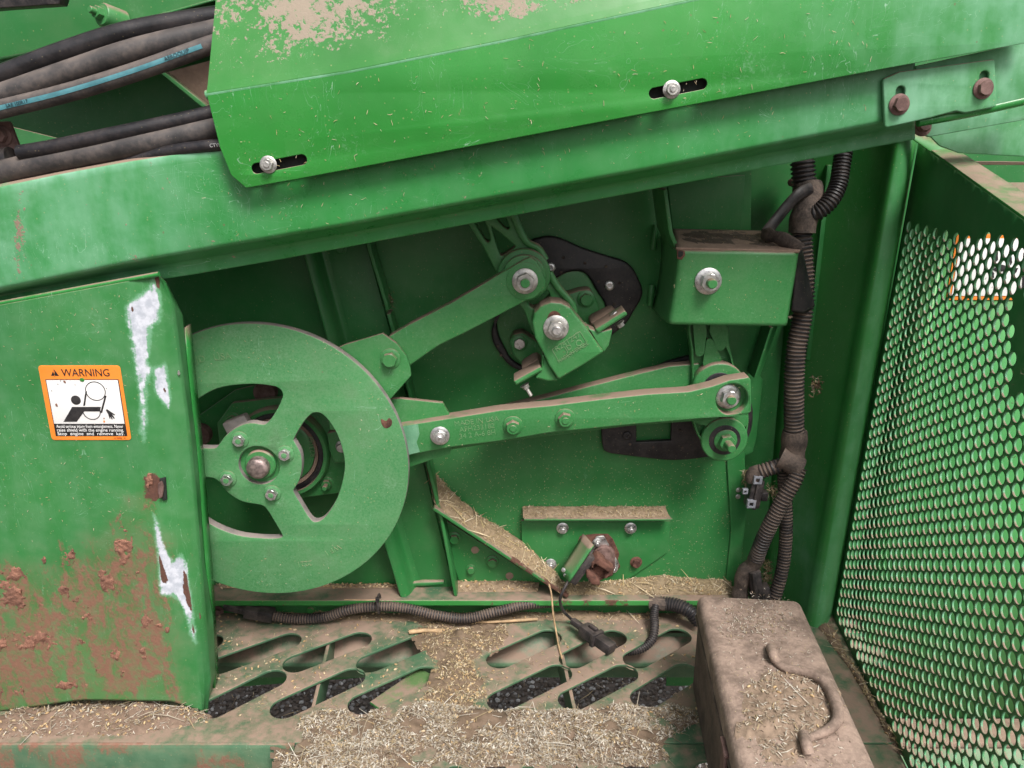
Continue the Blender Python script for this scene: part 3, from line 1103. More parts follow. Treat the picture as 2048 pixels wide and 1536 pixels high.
tag(cable, 'thin black sensor cable dropping from bracket to plug', 'cable')
plug = thing('cable_plug', 'black two part cable plug lying across platform slot', 'plug', at(1185, 1275, -.06))
a, b, c, d, e = [Vector(atz(x, y, z)) for x, y, z in ((1143, 1240, .025), (1165, 1256, .02), (1192, 1276, .016), (1195, 1278, .016), (1225, 1299, .012))]
bar('strain_relief', a, b + (b - a) * .2, .013, .012, BLACK, plug, .004)
bar('plug_housing', b, c, .026, .022, BLACK, plug, .004)
bar('socket_housing', d, e, .022, .019, BLACK, plug, .003)
bar('lock_ring', c - (c - b) * .1, d + (e - d) * .06, .029, .025, BLACK, plug, .002)
bar('latch_tab', b + (c - b) * .35 + Vector((.004, 0, .014)), b + (c - b) * .9 + Vector((.004, 0, .014)), .008, .006, BLACK, plug, .002)

# diagonal gusset with flange
gus = thing('diagonal_gusset', 'green triangular gusset with diagonal flange and chaff lying on it', 'gusset', at(1000, 1180, -.01))
d0, d1 = Vector(at(869, 1014, -.05)), Vector(at(1138, 1196, -.058))
nrm = Vector((d1.z - d0.z, 0, -(d1.x - d0.x))).normalized()
if nrm.z > 0: nrm = -nrm
q = [(d0.x, d0.z), (d1.x, d1.z), (d1.x + nrm.x * .006, d1.z + nrm.z * .006), (d0.x + nrm.x * .006, d0.z + nrm.z * .006)]
fo = plate('diagonal_flange', [q], -.052, .048, PAINT_IN, gus, .0012)
bm = bmesh.new(); bm.from_mesh(fo.data)
bmesh.ops.subdivide_edges(bm, edges=[e for e in bm.edges if e.calc_length() > .1], cuts=60)
bm.to_mesh(fo.data); bm.free()
ra = fo.data.attributes.new('rust', 'FLOAT', 'POINT')
ra.data.foreach_set('value', [max(0, min(1, (.75 if (v.co - d0).length > .17 else .2) * (1 if v.co.y < -.045 else 0) + .5 * mnoise.noise(v.co * 50))) if v.co.y < -.04 else 0.0 for v in fo.data.vertices])
pplate('web', [(884, 1036), (1000, 1110), (1090, 1168), (930, 1168), (917, 1160), (905, 1120), (902, 1096), (893, 1094)], -.0052, .005, PAINT_IN, gus, .004)
for x, y, r in ((909, 1076, .0115), (985, 1123, .0115)):
    bolt(gus, at(x, y, -.0056), r, PAINT_IN, 'head')
bolt(gus, at(942, 1138, -.0056), .009, PAINT_IN, 'nut', stud=.5)
for x, y in ((950, 1100), (1019, 1152)):
    plate('bolt_hole', [circle(xz([(x, y)], -.006)[0], .0075, 20)], -.0062, .002, DUSTY, gus, .0003)

# ================================================================== RIGHT INNER SIDE SHEET with rounded post
side = thing('corner_post', 'green side sheet ending in a rounded upright corner post left of the guard', 'post', atz(1640, 1235))
ys = np.linspace(180, 1290, 24)


def lin(y, a, b, y0=260, y1=1240):
    return a + (b - a) * (y - y0) / (y1 - y0)


rows = []
prof = [(1600, 1520, .084), (1690, 1570, .03), (1760, 1598, -.02), (1779, 1605, -.035), (1786, 1611, -.050), (1792, 1620, -.060), (1800, 1630, -.066),
        (1812, 1640, -.068), (1822, 1648, -.064), (1830, 1655, -.055), (1836, 1660, -.040), (1838, 1662, -.015)]
for tx, bx, Y in prof:
    rows.append([(lin(y, tx, bx), y, Y) for y in ys])
scr = blobs((1605, 1080, 24, 100, .55), (1620, 1180, 26, 70, .45))
loft('sheet', rows, PAINT, side, (4, 2), .003, attrs={'white': lambda x, y: .0 * x, 'fade_glare': lambda x, y: scr(x, y) + .25 * (np.abs(x - lin(y, 1815, 1645)) < 14)}, bend=2)
bolt(side, at(1777, 362, -.03), .011, RUST_BOLT, 'head', axis=(-.75, -.65, 0))
bolt(side, at(1681, 850, -.015), .009, PAINT_FADED, 'head', axis=(-.75, -.65, 0))
# bits of torn felt on the sheet
ft = [flakes(np.array([at(rng.normal(1632, 6), rng.normal(768, 9), rng.uniform(-.02, .0)) for _ in range(60)]), np.tile([0, -1., 0], (60, 1)), rng.uniform(.004, .014, 60), rng.uniform(.001, .004, 60), CH_PAL * .45, .8)]
loose('lint_tuft', ft, 'small tuft of dirty brown lint on the side sheet', 'lint')

# ================================================================== TOP BEAM
beam = thing('cover_beam', 'long green sloping channel beam with chalky faded left end across the top', 'beam', at(900, 420, -.30))
bx = [-80, 0, 120, 253, 400, 560, 700, 1000, 1300, 1530, 1758, 1830]
ftop = np.interp(bx, [-80, 0, 170, 350, 400, 455, 700, 1300, 2100], [392, 372, 336, 306, 300, 300, 262, 140, -20])
fbot = np.interp(bx, [-80, 0, 253, 700, 1300, 1758, 1840], [594, 578, 526, 448, 337, 246, 229])
lbot = np.interp(bx, [-80, 0, 340, 600, 1300, 1800, 1840], [622, 607, 557, 512, 379, 284, 277])
YB = -.292
fade_glare_beam = lambda x, y: .6 * (np.abs(y - np.interp(x, bx, ftop)) < 7) * (x < 460) + np.interp(x, [-80, 0, 250, 420, 600, 1300, 1600, 2048], [.6, .62, .5, .24, .08, .08, .32, .65])  # line along the top left edge is a painted highlight, added to the fading
streakb = fmax(blobs((40, 480, 14, 120, .62), (250, 520, 60, 22, .30), (255, 460, 10, 60, .35)), lambda x, y: .14 * (x < 1300) + 0 * y)
rows = [[(x, y - 5, YB + .012) for x, y in zip(bx, ftop)],
        [(x, y - 3, YB + .004) for x, y in zip(bx, ftop)],
        [(x, y + 3, YB) for x, y in zip(bx, ftop)],
        [(x, y * .5 + z * .5, YB) for x, y, z in zip(bx, ftop, fbot)],
        [(x, z - 5, YB) for x, z in zip(bx, fbot)],
        [(x, z + 1, YB + .003) for x, z in zip(bx, fbot)],
        [(x, z + 6, YB + .012) for x, z in zip(bx, fbot)],
        [(x, z * .62 + l * .38, YB + .036) for x, z, l in zip(bx, fbot, lbot)],
        [(x, z * .45 + l * .55, YB + .040) for x, z, l in zip(bx, fbot, lbot)],
        [(x, l, YB + .040) for x, l in zip(bx, lbot)]]
loft('face', rows, PAINT_COVER, beam, (6, 10), .003, attrs={'fade_glare': fade_glare_beam, 'dust': streakb}, bend=1)
tp = [Vector(at(x, y - 5, YB + .0125)) for x, y in zip(bx, ftop)]
rows = [[tuple(p + Vector((0, .46, .004))) for p in tp], [tuple(p + Vector((0, .008, .0015))) for p in tp], [tuple(p) for p in tp]]
wloft('top_flange', rows, PAINT_COVER, beam, (8, 8), .0, flip=True, attrs={'fade_glare': lambda V: np.full(len(V), .6)})

# splice plate at the right
spl = thing('splice_plate', 'pale green splice plate with two slotted rusty bolts joining the beam', 'plate', at(1880, 200, -.34))


def slot(c, ang, L, r, n=10):
    out = []
    for k in range(n + 1):
        a = -math.pi / 2 + math.pi * k / n
        out.append((L / 2 + r * math.cos(a), r * math.sin(a)))
    for k in range(n + 1):
        a = math.pi / 2 + math.pi * k / n
        out.append((-L / 2 + r * math.cos(a), r * math.sin(a)))
    ca, sa = math.cos(ang), math.sin(ang)
    return [(c[0] + x * ca - y * sa, c[1] + x * sa + y * ca) for x, y in out]


sh = [slot(xz([(1800, 192)], -.300)[0], math.pi / 2, .012, .0055), slot(xz([(1967, 162)], -.300)[0], math.pi / 2, .012, .0055)]
pplate('plate', [(1766, 158), (1800, 143), (1990, 118), (1994, 205), (1992, 214), (1930, 226), (1922, 224), (1912, 222), (1860, 236), (1770, 256)], -.300, .006, PAINT_FADED, spl, .004, holes=sh, bevel=.0018)
bolt(spl, at(1798, 209, -.3002), .0115, RUST_BOLT, 'head', spin=.2)
bolt(spl, at(1966, 177, -.3002), .0112, RUST_BOLT, 'head', spin=.6)
# the beam goes on past the splice
pplate('beam_end', [(1831, 132), (2072, 80), (2072, 194), (2048, 200), (1995, 212), (1831, 238)], -.293, .004, PAINT_FADED, spl, bevel=.0012)
sweep('curled_edge', [at(x, y, -.288) for x, y in ((1835, 244), (1925, 228), (1995, 213), (2048, 201), (2072, 196))], .006, PAINT_COVER, spl, 12, .01)

# ================================================================== UPPER SHIELD with slots
shd = thing('upper_shield', 'bright green folded top shield with two adjusting slots and dusty slope', 'shield', at(1000, 300, -.35))
YS = -.314
sx = [413, 440, 470, 520, 600, 700, 850, 1027, 1300, 1530, 1792, 2048, 2070]
low = np.interp(sx, [413, 440, 462, 490, 600, 1300, 1348, 1792, 2048, 2140], [190, 295, 350, 376, 357, 226, 216, 133, 87, 70])
fold = np.interp(sx, [413, 700, 1027, 1300, 1400, 2140], [187, 141, 76, 17, -5, -160])
# face as a solid plate with real slots
face_poly = [(413, 187), (700, 141), (1027, 76), (1300, 17), (1400, -5), (2070, -145), (2070, 83), (2048, 87), (1792, 133), (1348, 216), (600, 357), (492, 376), (462, 350), (440, 296)]
s1 = slot(xz([(558, 328)], YS)[0], math.radians(10.5), .058, .0062)
s2 = slot(xz([(1356, 177)], YS)[0], math.radians(10.5), .058, .0062)
fp = xz(face_poly, YS)
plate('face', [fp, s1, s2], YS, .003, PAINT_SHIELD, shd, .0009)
sweep('folded_edge', [at(x, y + 3, YS + .0052) for x, y in zip(sx, fold)], .0055, PAINT_HIGHLIGHT, shd, 16, .02)  # pale paint along the fold stands for its highlight
# dense skin data for the wear is carried by a grid set 0.6 mm proud would hide the slots, so the slope carries the dust instead
tpf = [Vector(at(x, y, YS)) for x, y in zip(sx, fold)]
slope = Vector((.016, .10, .25))
rows = []
for k, f in enumerate((1.0, .04, .015, .004, 0.0)):
    z = [0, 0, .0008, .0012, .0006][k]
    rows.append([tuple(p + slope * f + Vector((0, .0006, -.0004)) - Vector((0, z, 0))) for p in tpf])


def dust_slope(V):
    s = (V[:, 1] - YS) / .10
    n1 = np.array([mnoise.fractal(Vector((v[0] * 7, v[1] * 9, v[2] * 9)), 1, 2, 4) for v in V])
    return np.clip(.33 + .48 * n1 + .18 * np.minimum(s * 6, 1) - .35 * (s < .1), 0, .62) * np.interp(V[:, 0], [-.5, .2, .35, .5], [1, 1, .5, .2])


PAINT_SLOPE = paint('green slope paint', base=(0.034, 0.19, 0.036), film=.22, fleck=.3, rough=.33, chip=.3, up=.0, dcol=(.285, .235, .180))
wloft('slope', rows, PAINT_SLOPE, shd, (30, 14), .0, flip=True, attrs={'dust': dust_slope})
for (x, y) in ((537, 329), (1343, 179)):
    bolt(shd, at(x, y, YS - .0002), .0096, ZINC, 'nut', stud=.75, spin=.2)
# dark backing seen in the slots
for (x, y) in ((558, 328), (1356, 177)):
    c = at(x, y, YS)
    box('slot_backing', (c[0], YS + .014, c[2]), (.085, .002, .024), DEEP, shd, Matrix.Rotation(-math.radians(10.5), 3, 'Y'), 0)
# right end of the shield: fading and sky glare, both in its paint
# skin added above, out of frame, to keep light out of bay and recess
tl = tpf[0] + Vector((-.9, .0, -.14))
top = wloft('added_top_blocker', [[tuple(p + slope) for p in (tl, tpf[0], tpf[-1])], [tuple(p + slope + Vector((0, .45, .3))) for p in (tl, tpf[0], tpf[-1])]], PAINT_COVER, None, flip=True)
tag(top, 'unseen green skin added above the top shield to shade bay and recess', 'panel')

# ================================================================== HOSE BAY, upper left
bay = thing('bay_cover_sheet', 'green upper left panel with flanged lower edge and one long stud', 'panel', at(200, 60, -.16))
pplate('sheet', [(-150, -160), (445, -160), (445, 2), (330, 34), (240, 66), (120, 100), (0, 122), (-150, 155)], -.165, .003, PAINT_IN, bay)
fl0 = [at(x, y, -.165) for x, y in ((-150, 155), (0, 122), (120, 100), (240, 66), (330, 34), (445, 2))]
rows = [[(p[0], p[1] + .0015, p[2]) for p in fl0], [(p[0], p[1] - .022, p[2] - .003) for p in fl0]]
wloft('lower_flange', rows, PAINT_IN, bay, (4, 6), .003)
ax = Vector((-.45, -.85, .22)).normalized()
base = Vector(at(236, 42, -.170))
me = lathe_mesh([(.016, -.006), (.015, .022), (.0135, .024)], 24); me.transform(Matrix.Translation(base) @ ax.to_track_quat('Z', 'Y').to_matrix().to_4x4())
sp_ = link('spacer', me, PAINT_CAST, bay)
bolt(bay, base + ax * .022, .0112, PAINT_CAST, 'nut', axis=ax, stud=1.25)
pplate('bay_rail', [(-60, -20), (130, -30), (118, 8), (0, 16), (-60, 22)], -.24, .02, BLACK, bay)
# inner diagonal sheet seen under the hoses
inn = thing('bay_gusset', 'dust covered diagonal gusset in the dark hose bay', 'gusset', at(380, 180, -.12))
pplate('sheet', [(330, 145), (460, 110), (460, 250), (430, 228), (415, 212)], -.12, .004, DUSTY, inn)
pplate('edge', [(322, 147), (330, 144), (432, 226), (430, 236)], -.135, .014, PAINT_CAST, inn)
lowb = thing('bay_floor_plate', 'green lower plate in the hose bay with thin diagonal bright edge', 'plate', at(100, 300, -.15))
pplate('sheet', [(-40, 235), (30, 255), (150, 285), (300, 330), (300, 420), (-40, 420)], -.15, .004, PAINT_IN, lowb)
clamp = thing('hose_clamp_bracket', 'rusty dusty clamp bracket with bolt at left end of lower hose', 'bracket', at(15, 300, -.26))
pplate('plate', [(-30, 245), (18, 242), (40, 300), (40, 318), (-30, 325)], -.25, .006, RUST_BOLT, clamp, .004)
bolt(clamp, at(6, 272, -.2505), .011, RUST_BOLT, 'nut', stud=.5)
# hoses
HB = .036


def hose(px, Y, r, mat, name='hydraulic_hose', step=.01):
    return sweep(name, [at(x, y, Yk + HB) for (x, y), Yk in zip(px, Y)], r, mat, None, 20, step)


h = hose([(-90, 178), (0, 152), (103, 113), (222, 73), (308, 53), (432, 33), (520, 20)], [-.30, -.30, -.30, -.29, -.28, -.27, -.26], .0128, HOSE_CLEAN)
tag(h, 'glossy black hydraulic hose, topmost of the bundle', 'hose', 'hydraulic hoses in the upper left bay')
h = hose([(-90, 215), (0, 191), (137, 144), (273, 99), (431, 62), (520, 42)], [-.315, -.315, -.31, -.30, -.285, -.28], .0138, HOSE)
tag(h, 'thick dusty grey hydraulic hose under the glossy black one', 'hose', 'hydraulic hoses in the upper left bay')
H3 = [(-90, 242), (0, 219), (137, 185), (273, 143), (376, 106), (428, 88), (520, 62)]
H3Y = [-.325, -.325, -.32, -.31, -.30, -.295, -.29]
h = hose(H3, H3Y, .0112, HOSE)
tag(h, 'dusty hydraulic hose with printed turquoise stripe', 'hose', 'hydraulic hoses in the upper left bay')
# turquoise stripe: a band that follows the hose front
Cs, L = catmull([at(x, y, Yk + HB) for (x, y), Yk in zip(H3, H3Y)], .008)
T, N, B = frames(Cs)
vv, ff = [], []
kmax = int(len(Cs) * .83)
for i in range(kmax):
    for a in np.linspace(-.22, .26, 6):
        th_ = a
        vv.append(Cs[i] + (.0112 + .0004) * (math.cos(th_) * N[i] + math.sin(th_) * np.cross(T[i], N[i])))
for i in range(kmax - 1):
    for j in range(5):
        ff.append((i * 6 + j, i * 6 + j + 1, (i + 1) * 6 + j + 1, (i + 1) * 6 + j))
st = link('stripe', mesh_from(vv, ff), HOSE_BLUE, h)


def hose_text(s, f0, size, mat, Cs, T, N, r, par, rot=0.0, spacing=1.0):
    i = int(f0 * (len(Cs) - 1))
    t_, n_ = Vector(T[i]), Vector(N[i])
    u_ = n_.cross(t_)
    if u_.z < 0: u_ = -u_
    x_ = u_.cross(n_)
    R = Matrix((x_, u_, n_)).transposed().to_4x4()
    c = Vector(Cs[i]) + n_ * (r + .0004)
    return text('hose_print', s, size, .0004, Matrix.Translation(c) @ R, mat, par, spacing=spacing)


hose_text('AEROQUIP', .745, .0066, INKBLUE, Cs, T, N, .0112 + .0006, st)
hose_text('SAE 100R17', .235, .0056, INKBLUE, Cs, T, N, .0112 + .0006, st)
h = hose([(40, 306), (100, 296), (205, 274), (310, 252), (424, 226), (520, 198)], [-.32, -.322, -.322, -.315, -.305, -.30], .0098, RUBBER)
tag(h, 'thin black hose running along the top of the lowest thick hose', 'hose', 'hydraulic hoses in the upper left bay')
h = hose([(-90, 372), (0, 346), (103, 323), (239, 296), (342, 276), (452, 250), (540, 232)], [-.31, -.31, -.315, -.315, -.31, -.30, -.29], .0150, HOSE)
tag(h, 'thick tan dusty hose lying on the beam flange, lowest of the bundle', 'hose', 'hydraulic hoses in the upper left bay')
h = hose([(200, 336), (330, 305), (400, 294), (452, 289), (540, 280)], [-.31, -.32, -.325, -.325, -.32], .0078, RUBBER)
tag(h, 'short black hose end with white print beside the top shield edge', 'hose', 'hydraulic hoses in the upper left bay')
Ct, Lt = catmull([at(x, y, Yk + HB) for (x, y), Yk in zip([(200, 336), (330, 305), (400, 294), (452, 289), (540, 280)], [-.31, -.32, -.325, -.325, -.32])], .008)
Tt, Nt, Bt = frames(Ct)
hose_text('CTYR', .74, .0058, PRINTW, Ct, Tt, Nt, .0078, h)
sleeve = sweep('hose_fitting', [at(x, y, -.262) for x, y in ((-60, 335), (0, 325), (26, 319))], .0165, BLACK, None, 18, .006)
tag(sleeve, 'black plastic hose fitting at the left frame edge', 'fitting')

# ================================================================== LEFT SHIELD with warning decal
lsh = thing('side_shield', 'green scuffed side shield with warning decal, dried red mud and bare patches', 'shield', atz(200, 1430))
YL = -.29
yr = np.array([545, 575, 600, 640, 700, 790, 850, 950, 1020, 1100, 1180, 1240, 1300, 1370, 1425], float)


def ip(y, tab):
    t = np.array(tab, float)
    return np.interp(y, t[:, 0], t[:, 1])


edge = ip(yr, [(545, 322), (590, 352), (602, 363), (657, 371), (739, 374), (825, 386), (927, 398), (1012, 403), (1100, 406), (1180, 418), (1220, 428), (1300, 431), (1390, 432), (1425, 416)])
foldB = ip(yr, [(545, 320), (590, 342), (602, 345), (732, 362), (842, 376), (978, 390), (1021, 393), (1175, 405), (1233, 409), (1387, 421), (1425, 412)])
foldA2 = ip(yr, [(545, 316), (640, 327), (790, 334), (835, 343), (1000, 355), (1141, 372), (1277, 390), (1425, 404)])
foldA = ip(yr, [(545, 246), (606, 254), (705, 268), (825, 282), (880, 289), (1021, 307), (1182, 321), (1301, 342), (1425, 356)])
ytop = lambda x: np.interp(x, [-120, 0, 318, 350, 372], [632, 610, 551, 585, 622])
ybot = lambda x: np.interp(x, [-120, 0, 120, 250, 340, 416, 432], [1432, 1425, 1405, 1388, 1402, 1426, 1392])
cols = [np.full(len(yr), -120.), np.full(len(yr), -40.), np.full(len(yr), 60.), np.full(len(yr), 160.), foldA - 12, foldA + 4, (foldA + foldA2) / 2, foldA2, (foldA2 + foldB) / 2, foldB - 3, foldB + 3, edge]
Ys = [YL, YL, YL, YL, YL, YL + .0005, YL + .005, YL + .009, YL + .015, YL + .021, YL + .027, YL + .055]
rows = []
s01 = (yr - yr[0]) / (yr[-1] - yr[0])
for c, Yc in zip(cols, Ys):
    r_ = []
    for k in range(len(yr)):
        x = c[k]
        y = ytop(x) + s01[k] * (ybot(x) - ytop(x))
        r_.append((x, y, Yc))
    rows.append(r_)
# the columns were tabulated against yr, so look the fold positions up again at the true heights
for ci, tab in ((4, foldA - 12), (5, foldA + 4), (6, (foldA + foldA2) / 2), (7, foldA2), (8, (foldA2 + foldB) / 2), (9, foldB - 3), (10, foldB + 3), (11, edge)):
    for k in range(len(yr)):
        x, y, Yc = rows[ci][k]
        x = float(np.interp(y, yr, tab))
        yy = ytop(x) + s01[k] * (ybot(x) - ytop(x))
        rows[ci][k] = (float(np.interp(yy, yr, tab)), float(yy), Yc)
white = fmax(poly_mask([(311, 556), (320, 600), (317, 640), (302, 646), (296, 690), (293, 725), (302, 740), (292, 770), (291, 830), (288, 880), (283, 860), (280, 780), (268, 690), (257, 650), (254, 612), (298, 580)], 13),
             poly_mask([(309, 738), (330, 730), (338, 790), (337, 812), (324, 803), (311, 775)], 10),
             poly_mask([(307, 1028), (314, 1045), (326, 1095), (345, 1128), (362, 1108), (370, 1118), (375, 1150), (381, 1200), (390, 1262), (391, 1284), (381, 1268), (374, 1232), (362, 1202), (346, 1190), (322, 1190), (318, 1120)], 9))
rustm = fmax(poly_mask([(317, 1105), (328, 1135), (337, 1160), (331, 1168), (322, 1160), (319, 1130)], 4),
             poly_mask([(367, 1140), (374, 1150), (381, 1195), (385, 1226), (374, 1208), (365, 1175)], 4),
             poly_mask([(383, 1233), (388, 1255), (390, 1274), (384, 1258)], 3),
             poly_mask([(285, 956), (312, 946), (325, 960), (326, 995), (312, 1006), (292, 996)], 16),
             poly_mask([(308, 556), (318, 552), (320, 580), (314, 575)], 4), blobs((265, 618, 4, 9, .8), (330, 780, 3, 6, .8), (288, 838, 3, 12, .5)))
mudm = fmax(blobs((262, 1075, 45, 95, .66), (215, 1150, 60, 60, .66), (150, 1250, 170, 120, .66), (240, 1130, 60, 90, .62), (30, 1160, 70, 60, .62), (290, 1010, 40, 60, .55), (320, 1080, 20, 60, .4), (330, 1300, 40, 120, .45), (100, 1390, 200, 60, .55), (270, 640, 12, 40, .3)), poly_mask([(-130, 1150), (90, 1160), (260, 1060), (330, 1100), (350, 1400), (-130, 1430)], 90))
mud_w = lambda x, y: np.minimum(mudm(x, y), .70) * .84
loft('face', rows, paint('green shield paint', base=(0.026, 0.172, 0.038), film=.20, fleck=.25, rough=.32, chip=.6), lsh, (6, 14), .003,
     attrs={'white': white, 'rust': rustm, 'mud': mud_w, 'fade_glare': lambda x, y: .14 + 0 * x}, bend=1)
# curled top lip
lip = [at(x, y - 3, YL + .004) for x, y in ((-120, 632), (0, 610), (160, 580), (318, 551))]
sweep('top_lip', lip, .0035, PAINT_COVER, lsh, 10, .01)
# back side closure so light does not come from behind
bk_ = [at(x, y, YL + .055) for x, y in ((371, 657), (398, 927), (418, 1180), (431, 1390))]
wloft('return_flange', [[tuple(p) for p in bk_], [(p[0] - .004, p[1] + .03, p[2]) for p in bk_]], PAINT_COVER, lsh, (2, 4), .003, flip=False)
# latch slot with rusty tab
pplate('latch_slot', [(318, 958), (330, 955), (333, 1000), (325, 1002)], YL + .0005, .004, DEEP, lsh, .001)
pplate('latch_tab', [(315, 968), (322, 962), (327, 975), (324, 996), (318, 999), (315, 985)], YL - .004, .005, RUST_BOLT, lsh, .003, bevel=.002)

# mud caked on in relief
gx = np.arange(-110, 352, 2.4); gy = np.arange(900, 1428, 2.4)
GX, GY = np.meshgrid(gx, gy)
pxs, pys = GX.ravel(), GY.ravel()
m = fmax(blobs((245, 1110, 26, 55, .95), (255, 1060, 30, 30, .8), (210, 1165, 30, 40, .75), (85, 1120, 30, 18, .75), (140, 1115, 22, 28, .8), (20, 1180, 45, 55, .95), (60, 1290, 80, 45, .72), (290, 1235, 28, 22, .9), (320, 1250, 10, 8, .7),
               (230, 1300, 25, 55, .6), (285, 1310, 14, 30, .75), (120, 1180, 90, 25, .66), (190, 1200, 60, 30, .68), (140, 1370, 45, 14, .85), (150, 1245, 50, 30, .55), (296, 970, 18, 26, .75), (335, 1258, 7, 9, .9), (20, 1390, 70, 20, .6),
               (100, 1330, 60, 20, .6), (180, 1330, 120, 60, .4)), lambda x, y: 0 * x)(pxs, pys)
nn = np.array([mnoise.fractal(Vector((a * .030, b * .030, 1.7)), 1, 2, 5) for a, b in zip(pxs, pys)])
n2_ = np.array([mnoise.fractal(Vector((a * .16, b * .16, 4.7)), 1, 2, 3) for a, b in zip(pxs, pys)])
h_ = np.maximum(m, .36 * mudm(pxs, pys)) + .46 * nn + .24 * n2_ - .67
hh = np.clip(h_, -.1, .5)
Yv = YL - .0001 - np.where(hh > 0, .0001 + .0050 * hh + .0030 * np.abs(n2_) * np.minimum(hh * 4, 1), hh * .02)
pts = np.array([at(a, b, c) for a, b, c in zip(pxs, pys, Yv)])
Hm = h_.reshape(GX.shape)
lim = (np.array([np.interp(b, yr, foldA) for b in pys]).reshape(GX.shape) + 6 > GX) & (GY < ybot(GX) - 4)
idx = np.arange(GX.size).reshape(GX.shape)
F = []
for i in range(GX.shape[0] - 1):
    for j in range(GX.shape[1] - 1):
        if lim[i, j] and lim[i + 1, j + 1] and (Hm[i:i + 2, j:j + 2] > 0).sum() >= 2:
            F.append((idx[i, j], idx[i + 1, j], idx[i + 1, j + 1], idx[i, j + 1]))
used = np.unique(F); rm = -np.ones(GX.size, int); rm[used] = np.arange(len(used))
mo = link('caked_mud', mesh_from(pts[used].tolist(), rm[np.array(F)].tolist(), 60), MUDM, lsh)
mo['kind'] = 'stuff'
# small chipped paint flakes near the fold
for x, y, s in ((357, 746, 5), (352, 800, 6), (353, 838, 9), (356, 850, 7), (398, 1232, 6)):
    pts_ = [(x + s * .7 * math.cos(a) * random.uniform(.5, 1.1), y + s * 1.4 * math.sin(a) * random.uniform(.6, 1.1)) for a in np.linspace(0, 6.0, 9)]
    pplate('chipped_spot', pts_, YL + .0165, .001, ZINC if y < 1000 else RUST, lsh, bevel=.0002)

# ---- warning decal
def dplate(name, pts, lift, mat, parent, r=0.0):
    """a flat film on the shield; pts in decal units: x 0..1 right, y 0..1 down"""
    o = [dmap(u, v) for u, v in pts]
    if r: o = round_poly(o, r, 6)
    return plate(name, [o], YL - lift, .0005, mat, parent, .0001)


Dtl, Dtr, Dbr, Dbl = [Vector(at(x, y, YL)) for x, y in ((78, 730), (243, 731), (261, 879), (103, 880))]
DX0, DX1 = (Dtl.x + Dbl.x) / 2, (Dtr.x + Dbr.x) / 2
DZ0, DZ1 = (Dtl.z + Dtr.z) / 2, (Dbr.z + Dbl.z) / 2


def dmap(u, v):
    return (DX0 + (DX1 - DX0) * u, DZ0 + (DZ1 - DZ0) * v)


DW, DH = DX1 - DX0, DZ0 - DZ1
dec = dplate('warning_decal', [(0, 0), (1, 0), (1, 1), (0, 1)], .0010, ORANGE, lsh, .005)
dec['label'] = 'orange and white warning decal with entanglement pictogram'
dplate('decal_frame', [(.062, .182), (.958, .182), (.958, .945), (.062, .945)], .0014, INK, dec)
dplate('decal_field', [(.072, .192), (.948, .192), (.948, .775), (.072, .775)], .0018, WHITE, dec)


def dM(u, v, lift=.0016, ang=0.0):
    x, z = dmap(u, v)
    return Matrix.Translation((x, YL - lift, z)) @ Matrix(((1, 0, 0), (0, 0, -1), (0, 1, 0))).to_4x4() @ Matrix.Rotation(ang, 4, 'Z')


ww = text('warning_word', 'WARNING', .0150, .0003, dM(.57, .098, .0014), INK, dec)
wx = [v.co.x for v in ww.data.vertices]
wc, wf = (max(wx) + min(wx)) / 2, .585 * DW / (max(wx) - min(wx))
move_mesh(ww.data, lambda c: np.stack([(c[:, 0] - wc) * wf + wc, c[:, 1], c[:, 2]], 1))
dplate('warning_triangle', [(.138, .135), (.188, .05), (.235, .135)], .0013, INK, dec)
text('triangle_mark', '!', .0105, .0003, dM(.187, .102, .0019), ORANGE, dec)
for k, s in enumerate(('Avoid serious injury from entanglement. Never', 'raise shield with the engine running.', 'Stop  engine  and  remove  key.')):
    t_ = text('decal_line', s, .0066, .0003, dM(.51, .812 + k * .05, .0018), WHITE, dec)
    w_ = max(v.co.x for v in t_.data.vertices) - min(v.co.x for v in t_.data.vertices)
    cx = (max(v.co.x for v in t_.data.vertices) + min(v.co.x for v in t_.data.vertices)) / 2
    f_ = .835 * DW / w_
    move_mesh(t_.data, lambda c: np.stack([(c[:, 0] - cx) * f_ + cx, c[:, 1], c[:, 2]], 1))


def circ(u, v, ru, rv, a0=0, a1=2 * math.pi, n=28):
    return [(u + ru * math.cos(a0 + (a1 - a0) * i / n), v + rv * math.sin(a0 + (a1 - a0) * i / n)) for i in range(n + (a1 - a0 < 6))]


def dring(name, outer, inner):
    return plate(name, [[dmap(*p) for p in outer], [dmap(*p) for p in inner]], YL - .0022, .0005, INK, dec, .0001)


AS = DW / DH
dring('pulley_ring', circ(.655, .335, .125, .125 * AS), circ(.655, .335, .115, .115 * AS))
lo = circ(.565, .605, .112, .112 * AS, -.25, 3.0)
li = circ(.565, .605, .102, .102 * AS, -.25, 3.0)
dplate('lower_pulley', lo + li[::-1], .0022, INK, dec)
dplate('belt_run', [(.532, .335), (.552, .335), (.497, .530), (.475, .530)], .00225, INK, dec)
dplate('belt_run', [(.762, .395), (.784, .395), (.692, .630), (.672, .620)], .00225, INK, dec)
dplate('figure_head', circ(.395, .455, .060, .060 * AS), .0022, INK, dec)
dplate('figure_body', [(.335, .545), (.690, .545), (.672, .605), (.475, .605), (.360, .745), (.195, .745)], .00235, INK, dec)
dplate('severed_hand', [(.745, .590), (.760, .575), (.850, .650), (.845, .660), (.815, .645), (.840, .700), (.828, .705), (.800, .665), (.812, .712), (.800, .713), (.782, .668), (.785, .705), (.775, .704), (.765, .640)], .0022, INK, dec)
text('decal_number', 'H143996   G', .0030, .0002, dM(.86, .972, .0014), simple('red brown print', (.35, .05, .02), .5), dec)
